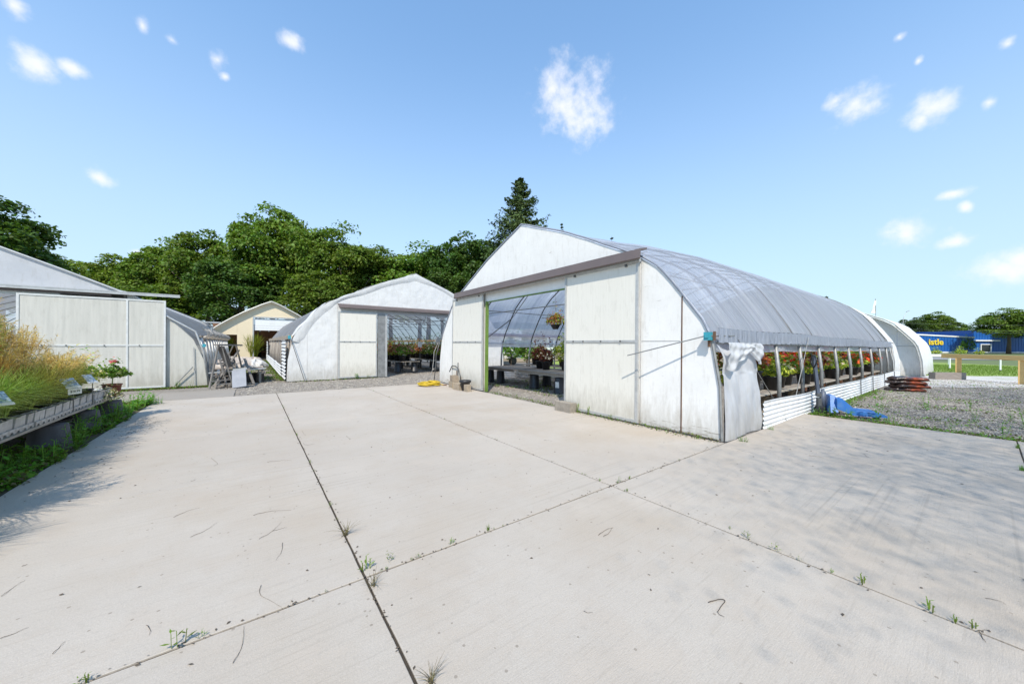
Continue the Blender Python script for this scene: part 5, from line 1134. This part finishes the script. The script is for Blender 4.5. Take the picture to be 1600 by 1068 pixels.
for y in (-.12, .0, .12): MB().b2((-.28, y-.04, .09), (.30, y+.04, .105)).build('board', MT['wood'], e)
for x in (-.26, 0, .26): MB().b2((x-.03, -.16, .0), (x+.03, .16, .089)).build('runner', MT['wood'], e)
e = empty('leaning_board', (-.33, 13.85, 0), -.25, 'scuffed blue grey board leaning on the trestle ladder', 'board')
q = Matrix.Rotation(-R(22), 3, 'X') @ Matrix.Rotation(R(-8), 3, 'Y')
MB().box((-.02, .12, .27), (.36, .025, .57), q).build('panel', MT['grey_panel'], e); MB().beam((-.22, .25, .54), (.14, .27, .58), .035, .05).build('top_lip', MT['alu'], e)
e = empty('work_table', (-1.05, 15.15, 0), 0, 'grey wooden table heaped with crumpled plastic sheeting beside the milky greenhouse', 'table')
for k in range(9): MB().b2((0, k*.3, .50), (1.35, k*.3+.27, .54)).build('plank', MT['wood'], e)
for x in (.05, 1.25):
    for y in (.05, 2.5): MB().b2((x, y, 0), (x+.07, y+.07, .5)).build('leg', MT['wood'], e)
MB().b2((.1, 2.62, .54), (1.3, 2.66, .80)).build('back_rail', MT['wood'], e); MB().beam((-.1, -.1, .40), (1.45, -.05, .50), .06, .04).build('loose_batten', MT['alu'], e)
for k, (x0, y0, x1, y1, h, lb_) in enumerate(((-.95, 14.35, -.35, 14.9, 1.15, 'long grey batten propped behind the trestle ladder, leaning right'), (-.30, 14.3, -.65, 15.0, 1.05, 'grey batten propped behind the trestle ladder, leaning left'), (.05, 14.5, -.2, 15.0, .85, 'short grey batten leaning on the work table right of the ladder'), (-1.0, 14.55, -.05, 14.62, .55, 'grey batten lying slantwise before the work table'))):
    e = empty('batten', (x0, y0, 0), 0, lb_, 'batten'); MB().beam((0, 0, 0.03), (x1-x0, y1-y0, h), .07, .03).build('plank', MT['wood_dk'], e)
e = empty('folding_chair', (-.55, 14.55, 0), .5, 'old grey wooden folding chair wedged between the trestle ladder and the table', 'chair')
for x in (-.2, .2): MB().beam((x, -.2, 0), (x, .22, .85), .04, .03).build('leg', MT['wood_dk'], e); MB().beam((x, .24, 0), (x, -.18, .5), .04, .03).build('leg', MT['wood_dk'], e)
for k in range(4): MB().b2((-.2, -.18+k*.1, .46), (.2, -.10+k*.1, .48)).build('seat_slat', MT['wood_dk'], e)
for k in range(3): MB().beam((-.2, .14+k*.035, .66+k*.08), (.2, .14+k*.035, .66+k*.08), .02, .055).build('back_slat', MT['wood_dk'], e)
def heap(x, y, z, rx, ry, rz_, label, seed, mt='cloth'):
    g = random.Random(seed); p = [g.uniform(0, 6) for _ in range(6)]
    def fn(u, v):
        a = 2*PI*u; b = v*PI/2; c = math.cos(b); r = 1+.16*math.sin(a*3+p[0]+v*4)+.10*math.sin(a*7+p[1])*c+.07*math.sin(a*13+v*17+p[2])
        return (rx*r*c*math.cos(a), ry*r*c*math.sin(a), rz_*math.sin(b)*(1+.18*math.sin(a*4+p[3])+.1*math.sin(a*11+p[4])))
    o = MB().grid(fn, 64, 18).build('sheeting_roll', MT[mt], None, True, loc=(x, y, z)); tag(o, label, 'sheeting', 'crumpled sheeting on the work table')
heap(-.75, 15.5, .54, .34, .33, .24, 'crumpled tan sheeting heap, front left on the work table', 1); heap(-.25, 15.45, .54, .36, .32, .20, 'crumpled pale sheeting heap, front middle on the work table', 2); heap(.12, 15.7, .54, .30, .4, .22, 'crumpled whitish sheeting heap, front right corner of the work table', 3, 'film_white')
heap(-.6, 16.4, .54, .42, .42, .28, 'crumpled tan sheeting heap at the middle of the work table', 4); heap(.05, 16.6, .54, .34, .5, .26, 'crumpled pale heap behind the right corner of the work table', 5); heap(-.3, 17.3, .54, .5, .42, .24, 'crumpled heap at the back of the work table', 6)
heap(.28, 15.35, .30, .10, .14, .22, 'hanging end of sheeting at the right corner of the work table', 9)
for k in range(5):
    e = empty('dark_crate', (-.95+.27*k, 15.5+.1*math.sin(k), 0), .1*k, f'dark stored crate under the work table, {ordw(k)} from the left', 'crate', 'crates under the work table'); 
    MB().b2((0, 0, 0), (.25, .5, .02)).b2((0, 0, .02), (.02, .5, .3)).b2((.23, 0, .02), (.25, .5, .3)).b2((.02, 0, .02), (.23, .02, .3)).b2((.02, .48, .02), (.23, .5, .3)).build('shell', MT['black'], e)
TG = blades_mesh('blades', 1000, 2.35, .85, .034, 'gr_tall', 91, droop=.35, base=.35)
for (px, dep, s, lb_) in ((394, 30.0, 1.0, 'tall yellow green reed clump, right one in front of the cream shed'), (352, 31.5, .92, 'tall yellow green reed clump, left one in front of the cream shed')):
    p = D(px, dep); e = empty('reed_clump', (p.x, p.y, gz(p.x)-.03), 0, lb_, 'reeds'); link('blades', TG, e, scale=(s*1.05, s*1.05, s*1.0)); link('seed_heads', plume_mesh(60, 2.35, .65, 92, 'gr_tall', .3), e, scale=s)
for k, (px, dep) in enumerate(((372, 33), (386, 33.5), (400, 34))):
    p = D(px, dep); potted((p.x, p.y, gz(p.x)-.03), 'rusty', None, s=1.3, label=f'rusty leaved pot plant in front of the shed, {ordw(k)} from the left', group='pot plants before the shed')

# ------------------------------------------------------------------ pallet truck, soil bags
pt_ = empty('pallet_truck', (9.62, 1.86, gz(9.6)-.02), R(-62), 'blue hand pallet truck with black tiller parked against the corrugated skirt', 'pallet truck')
# local x points along the forks
for s in (-1, 1):
    mb = MB(); y = s*.185
    prof = [(0.0, .36), (.07, .38), (.30, .14), (.66, .125), (.74, .08), (.74, .05), (.62, .045), (.26, .05), (.0, .16)]
    vs = [(x, y-.075, z) for x, z in prof]+[(x, y+.075, z) for x, z in prof]; n = len(prof)
    mb.add(vs, [tuple(range(n))[::-1], tuple(range(n, 2*n))]+[(i, (i+1) % n, (i+1) % n+n, i+n) for i in range(n)]); mb.build('fork', MT['blue'], pt_)
    MB().lathe([(.04, -.04), (.04, .04)], 12, capt=True).build('load_wheel', MT['black'], pt_, loc=(.60, y, .04), rot=(PI/2, 0, 0))
mb = MB(); prof = [(-.10, -.27, .08), (-.10, .27, .08), (.02, .27, .10), (.02, -.27, .10), (-.07, -.12, .41), (-.07, .12, .41), (.0, .12, .41), (.0, -.12, .41)]
mb.add([(a, b, c) for a, b, c in prof], [(0, 1, 5, 4), (1, 2, 6, 5), (2, 3, 7, 6), (3, 0, 4, 7), (4, 5, 6, 7), (3, 2, 1, 0)]); mb.build('body', MT['blue'], pt_); MB().b2((.003, -.262, .26), (.05, .262, .34)).build('cross_beam', MT['blue'], pt_)
MB().lathe([(.055, .08), (.055, .46), (.03, .47), (.03, .52)], 12, (-.15, 0, 0), capt=True).build('pump', MT['dkblue'], pt_, smooth=True)
MB().b2((-.24, -.07, .10), (-.18, .07, .33)).box((-.22, 0, .40), (.07, .13, .07)).build('fork_bracket', MT['steel_dk'], pt_)
for s in (-1, 1): MB().lathe([(.05, -.025), (.09, -.02), (.09, .02), (.05, .025)], 14, capt=True).build('steer_wheel', MT['black'], pt_, loc=(-.19, s*.05, .09), rot=(PI/2, 0, 0))
MB().beam((-.22, 0, .36), (-.30, .0, 1.20), .10, .05).build('tiller', MT['dkblue'], pt_)
lp_ = []
for k in range(25):
    a = PI*(-.5)+2*PI*k/24; y = .155*math.cos(a); z = 1.08+.12*math.sin(a); 
    if math.sin(a) < 0: y *= 1-.62*abs(math.sin(a))**1.3
    lp_.append((-.30, y*1.05, z+(.02 if math.sin(a) > 0 else 0)))
MB().tube(lp_, .013, 7, cap=False).build('handle_loop', MT['black'], pt_, smooth=True); MB().tube([(-.30, .06, 1.18), (-.32, .10, 1.27)], .01, 6).build('release_lever', MT['black'], pt_)
for k in range(4):
    zz = gz(17.4)-.02+k*.118; x = 17.35+.03*math.sin(k*2); y = 1.50+.05*math.cos(k*2.7)
    def bagf(u, v, k=k):
        a = 2*PI*v; L = .44; x_ = (u-.5)*2*L; e_ = max(0, 1-(abs(u-.5)*2)**8)**.6; w = .25*(.80+.20*e_)*(1+.05*math.sin(u*13+k)); h = .066*(.22+.78*e_)
        ca, sa = math.cos(a), math.sin(a); return (x_, w*abs(ca)**.7*(1 if ca > 0 else -1), h*(1+sa*abs(sa)**-.3 if abs(sa) > 1e-6 else 1)+.008*math.sin(u*21+a*2+k))
    o = MB().grid(bagf, 28, 18).build('soil_bag', MT['bag'], None, True, loc=(x, y, zz), rot=(0, R(1.5*math.sin(k)), R(-52+6*math.sin(k*1.9)))); tag(o, ['bottom', 'second lowest', 'second highest', 'topmost'][k]+' black and orange soil bag in the stack by the corrugated skirt', 'soil bag', 'stacked soil bags')

# ------------------------------------------------------------------ right: fence, lawn, road, blue halls
fa = Vector((26.9, .70)); fb = Vector((25.5, -.95)); fd = (fb-fa).normalized(); zg = gz(26)
fe = empty('timber_fence', (fa.x, fa.y, zg), 0, 'chunky new timber rail fence on square posts between the gravel and the lawn', 'fence')
LF = (fb-fa).length
MB().beam((-fd.x*.62, -fd.y*.62, 1.06), (fd.x*9, fd.y*9, 1.06), .20, .19).build('rail', MT['ywood'], fe)
for k in range(5):
    p = fd*(LF*k); MB().b2((p.x-.09, p.y-.09, -.05), (p.x+.09, p.y+.09, .965)).build('post', MT['ywood'], fe)
for k, (px, py, h, lb_) in enumerate(((1484, 576, .82, 'thin white post left of the first timber fence post'), (1563, 579, 1.0, 'thin white post between the two timber fence posts'), (1440, 574, .8, 'thin white post beside the white tunnel'))):
    p = G(px, py); e = empty('white_post', (p.x, p.y, p.z), 0, lb_, 'post', 'white chain posts by the lawn'); MB().tube([(0, 0, .05), (0, 0, h)], .045, 8).build('shaft', MT['white'], e); MB().tube([(0, 0, 0), (0, 0, .06)], .06, 8).build('foot', MT['black'], e)
p = G(1488, 592); e = empty('timber_sleeper', (p.x, p.y, p.z), FWD-PI/2-.05, 'grey timber sleeper lying on the gravel before the first fence post', 'timber'); MB().b2((-.75, 0, -.02), (.62, .28, .30)).build('beam', MT['wood'], e)
p = D(1462, 33); e = empty('white_rail', (p.x, p.y, gz(p.x)), FWD-PI/2, 'low white rail between the white tunnel and the timber fence', 'rail')
MB().b2((-2.2, 0, .78), (1.6, .06, .98)).build('board', MT['white'], e)
for x in (-2, 1.3): MB().b2((x, .06, 0), (x+.08, .12, .9)).build('post', MT['white'], e)
# blue hall
def hall(px0, px1, dep, h0, h1, label, deep=26, ang=0.0):
    a = D(px0, dep); b = D(px1, dep); w = (b-a).length; e = empty('hall', (a.x, a.y, -.352), FWD-PI/2+ang, label, 'building'); n = int(w/.75)
    for k in range(n): 
        x = w*k/n; z = h0+(h1-h0)*(k+.5)/n
        MB().b2((x+.05, -.06, .35), (x+w/n-.05, -.001, z)).build('siding_panel', MT['bluewall'], e)
    MB().add([(0, 0, 0), (w, 0, 0), (w, 0, h1), (0, 0, h0), (0, deep, 0), (w, deep, 0), (w, deep, h1), (0, deep, h0)], [(0, 1, 2, 3), (5, 4, 7, 6), (1, 5, 6, 2), (4, 0, 3, 7), (3, 2, 6, 7)]).build('wall', MT['bluewall'], e)
    MB().beam((-.2, -.10, h0+.1), (w+.1, -.10, h1+.1), .25, .32).build('eave_trim', MT['white'], e)
    MB().b2((0, -.08, 0), (w, -.002, .34)).build('plinth', MT['card'], e)
    return e, w
e, w = hall(1420, 1521, 91, 4.75, 3.95, 'long blue corrugated hall with white eaves and yellow letters', 24)
cu = bpy.data.curves.new('sign', 'FONT'); cu.body = 'istle'; cu.size = 2.35; cu.extrude = .05; cu.offset = .05
t_ = bpy.data.objects.new('tmp', cu); col.objects.link(t_); bpy.context.view_layer.update()
me = bpy.data.meshes.new_from_object(t_.evaluated_get(bpy.context.evaluated_depsgraph_get())); bpy.data.objects.remove(t_); me.materials.clear(); me.materials.append(MT['signyellow'])
link('sign_lettering', me, e, loc=(4.9, -.2, 2.15), rot=(PI/2, 0, 0), scale=(1.0, .9, 1))
e, w = hall(1521, 1700, 94, 6.0, 6.0, 'taller blue hall with a white door canopy behind the spreading tree', 20)
MB().b2((0, -.5, 3.15), (6.5, -.07, 3.5)).build('canopy', MT['white'], e)
df = MB().b2((1.6, -.3, .3), (1.8, -.07, 2.2)).b2((4.3, -.3, .3), (4.5, -.07, 2.2)).b2((1.6, -.3, 2.2), (4.5, -.07, 2.4)).build('door_frame', MT['white'], e); MB().b2((1.8, -.1, .35), (4.3, -.065, 2.2)).build('door_glass', MT['glass'], df)
for k, (px, s) in enumerate(((1512, 1.5), (1447, .9), (1462, .9), (1530, .8), (1500, 1.0))):
    p = D(px, 88 if k == 0 else 74); e = empty('shrub', (p.x, p.y, gz(p.x)), k, ['dark round shrub at the corner of the blue hall', 'low light green shrub before the blue hall, leftmost', 'low light green shrub before the blue hall, second', 'low shrub before the white door frame of the hall', 'low shrub in front of the middle of the blue hall'][k], 'shrub')
    link('leaves', FOL['dark green' if k == 0 else 'yellow'], e, scale=(3.6*s, 3.6*s, 3.0*s)); MB().tube([(0, 0, -.1), (0, 0, .8*s)], .06, 6).build('stem', MT['bark'], e)
p = D(1411, 75); e = empty('street_lamp', (p.x, p.y, gz(p.x)), FWD-PI/2, 'thin grey street lamp with a bent arm above the white tunnel', 'lamp')
MB().tube([(0, 0, 0), (0, 0, 7.4), (.15, 0, 8.0), (.8, 0, 9.1)], [.09, .06, .05, .04], 6).build('pole', MT['alu'], e); MB().beam((.7, 0, 9.05), (1.3, 0, 9.35), .18, .1).build('lamp_head', MT['alu'], e)
p = D(1368, 42); e = empty('feather_flag', (p.x, p.y, gz(p.x)), FWD-PI/2, 'white feather flag showing over the roof of the white tunnel', 'flag')
MB().tube([(0, 0, 0), (0, 0, 6.2), (-.05, 0, 7.4)], .02, 6).build('pole', MT['steel_dk'], e)
MB().grid(lambda u, v: (-.62*(1-v)**1.0*math.sin(min(1, u*1.15)*PI/2)*1.0 if True else 0, .05*math.sin(v*6+u*3), 5.7+1.7*v), 6, 12).build('cloth', MT['white'], e, True)
e = empty('power_line', (0, 0, 0), 0, 'thin overhead wires crossing the sky in front of the blue halls', 'wire')
for (py0, py1) in ((513, 516), (516, 519.5), (504, 507)):
    pts = []
    for k in range(17):
        px = 1380+k*24; q = D(px, 66); hz = 537.1+(px-800)*.00525; pts.append((q.x, q.y, HC+(hz-(py0+(py1-py0)*k/16)+0)/547*66-.3*math.sin(PI*k/16)))
    MB().tube(pts, .018, 4).build('wire', MT['steel_dk'], e)
for px in (1380, 1764):
    q = D(px, 66); MB().tube([(q.x, q.y, -.5), (q.x, q.y, 5.6)], .11, 7).build('pole', MT['wood'], e)
# lawn blades near the fence
n = 30000; g = rng; dep = g.uniform(19.2, 33, n); sd_ = g.uniform(16, 44, n)
P = np.stack([FX*dep+FY*sd_, FY*dep-FX*sd_], 1); z = -.008*np.clip(P[:, 0]-9, 0, 44)-.016; a = g.uniform(0, 6.28, n); h = g.uniform(.05, .13, n)
dx, dy = np.cos(a)*.012, np.sin(a)*.012
V = np.stack([np.stack([P[:, 0]-dx, P[:, 1]-dy, z], 1), np.stack([P[:, 0]+dx, P[:, 1]+dy, z], 1), np.stack([P[:, 0]+dy*3, P[:, 1]-dx*3, z+h], 1)], 1)
tag(link('grass', np_mesh('grass', V.reshape(-1, 3), 3, MT['weed_y'])), 'short bright mown grass on the lawn beyond the fence', 'grass', kind='stuff')
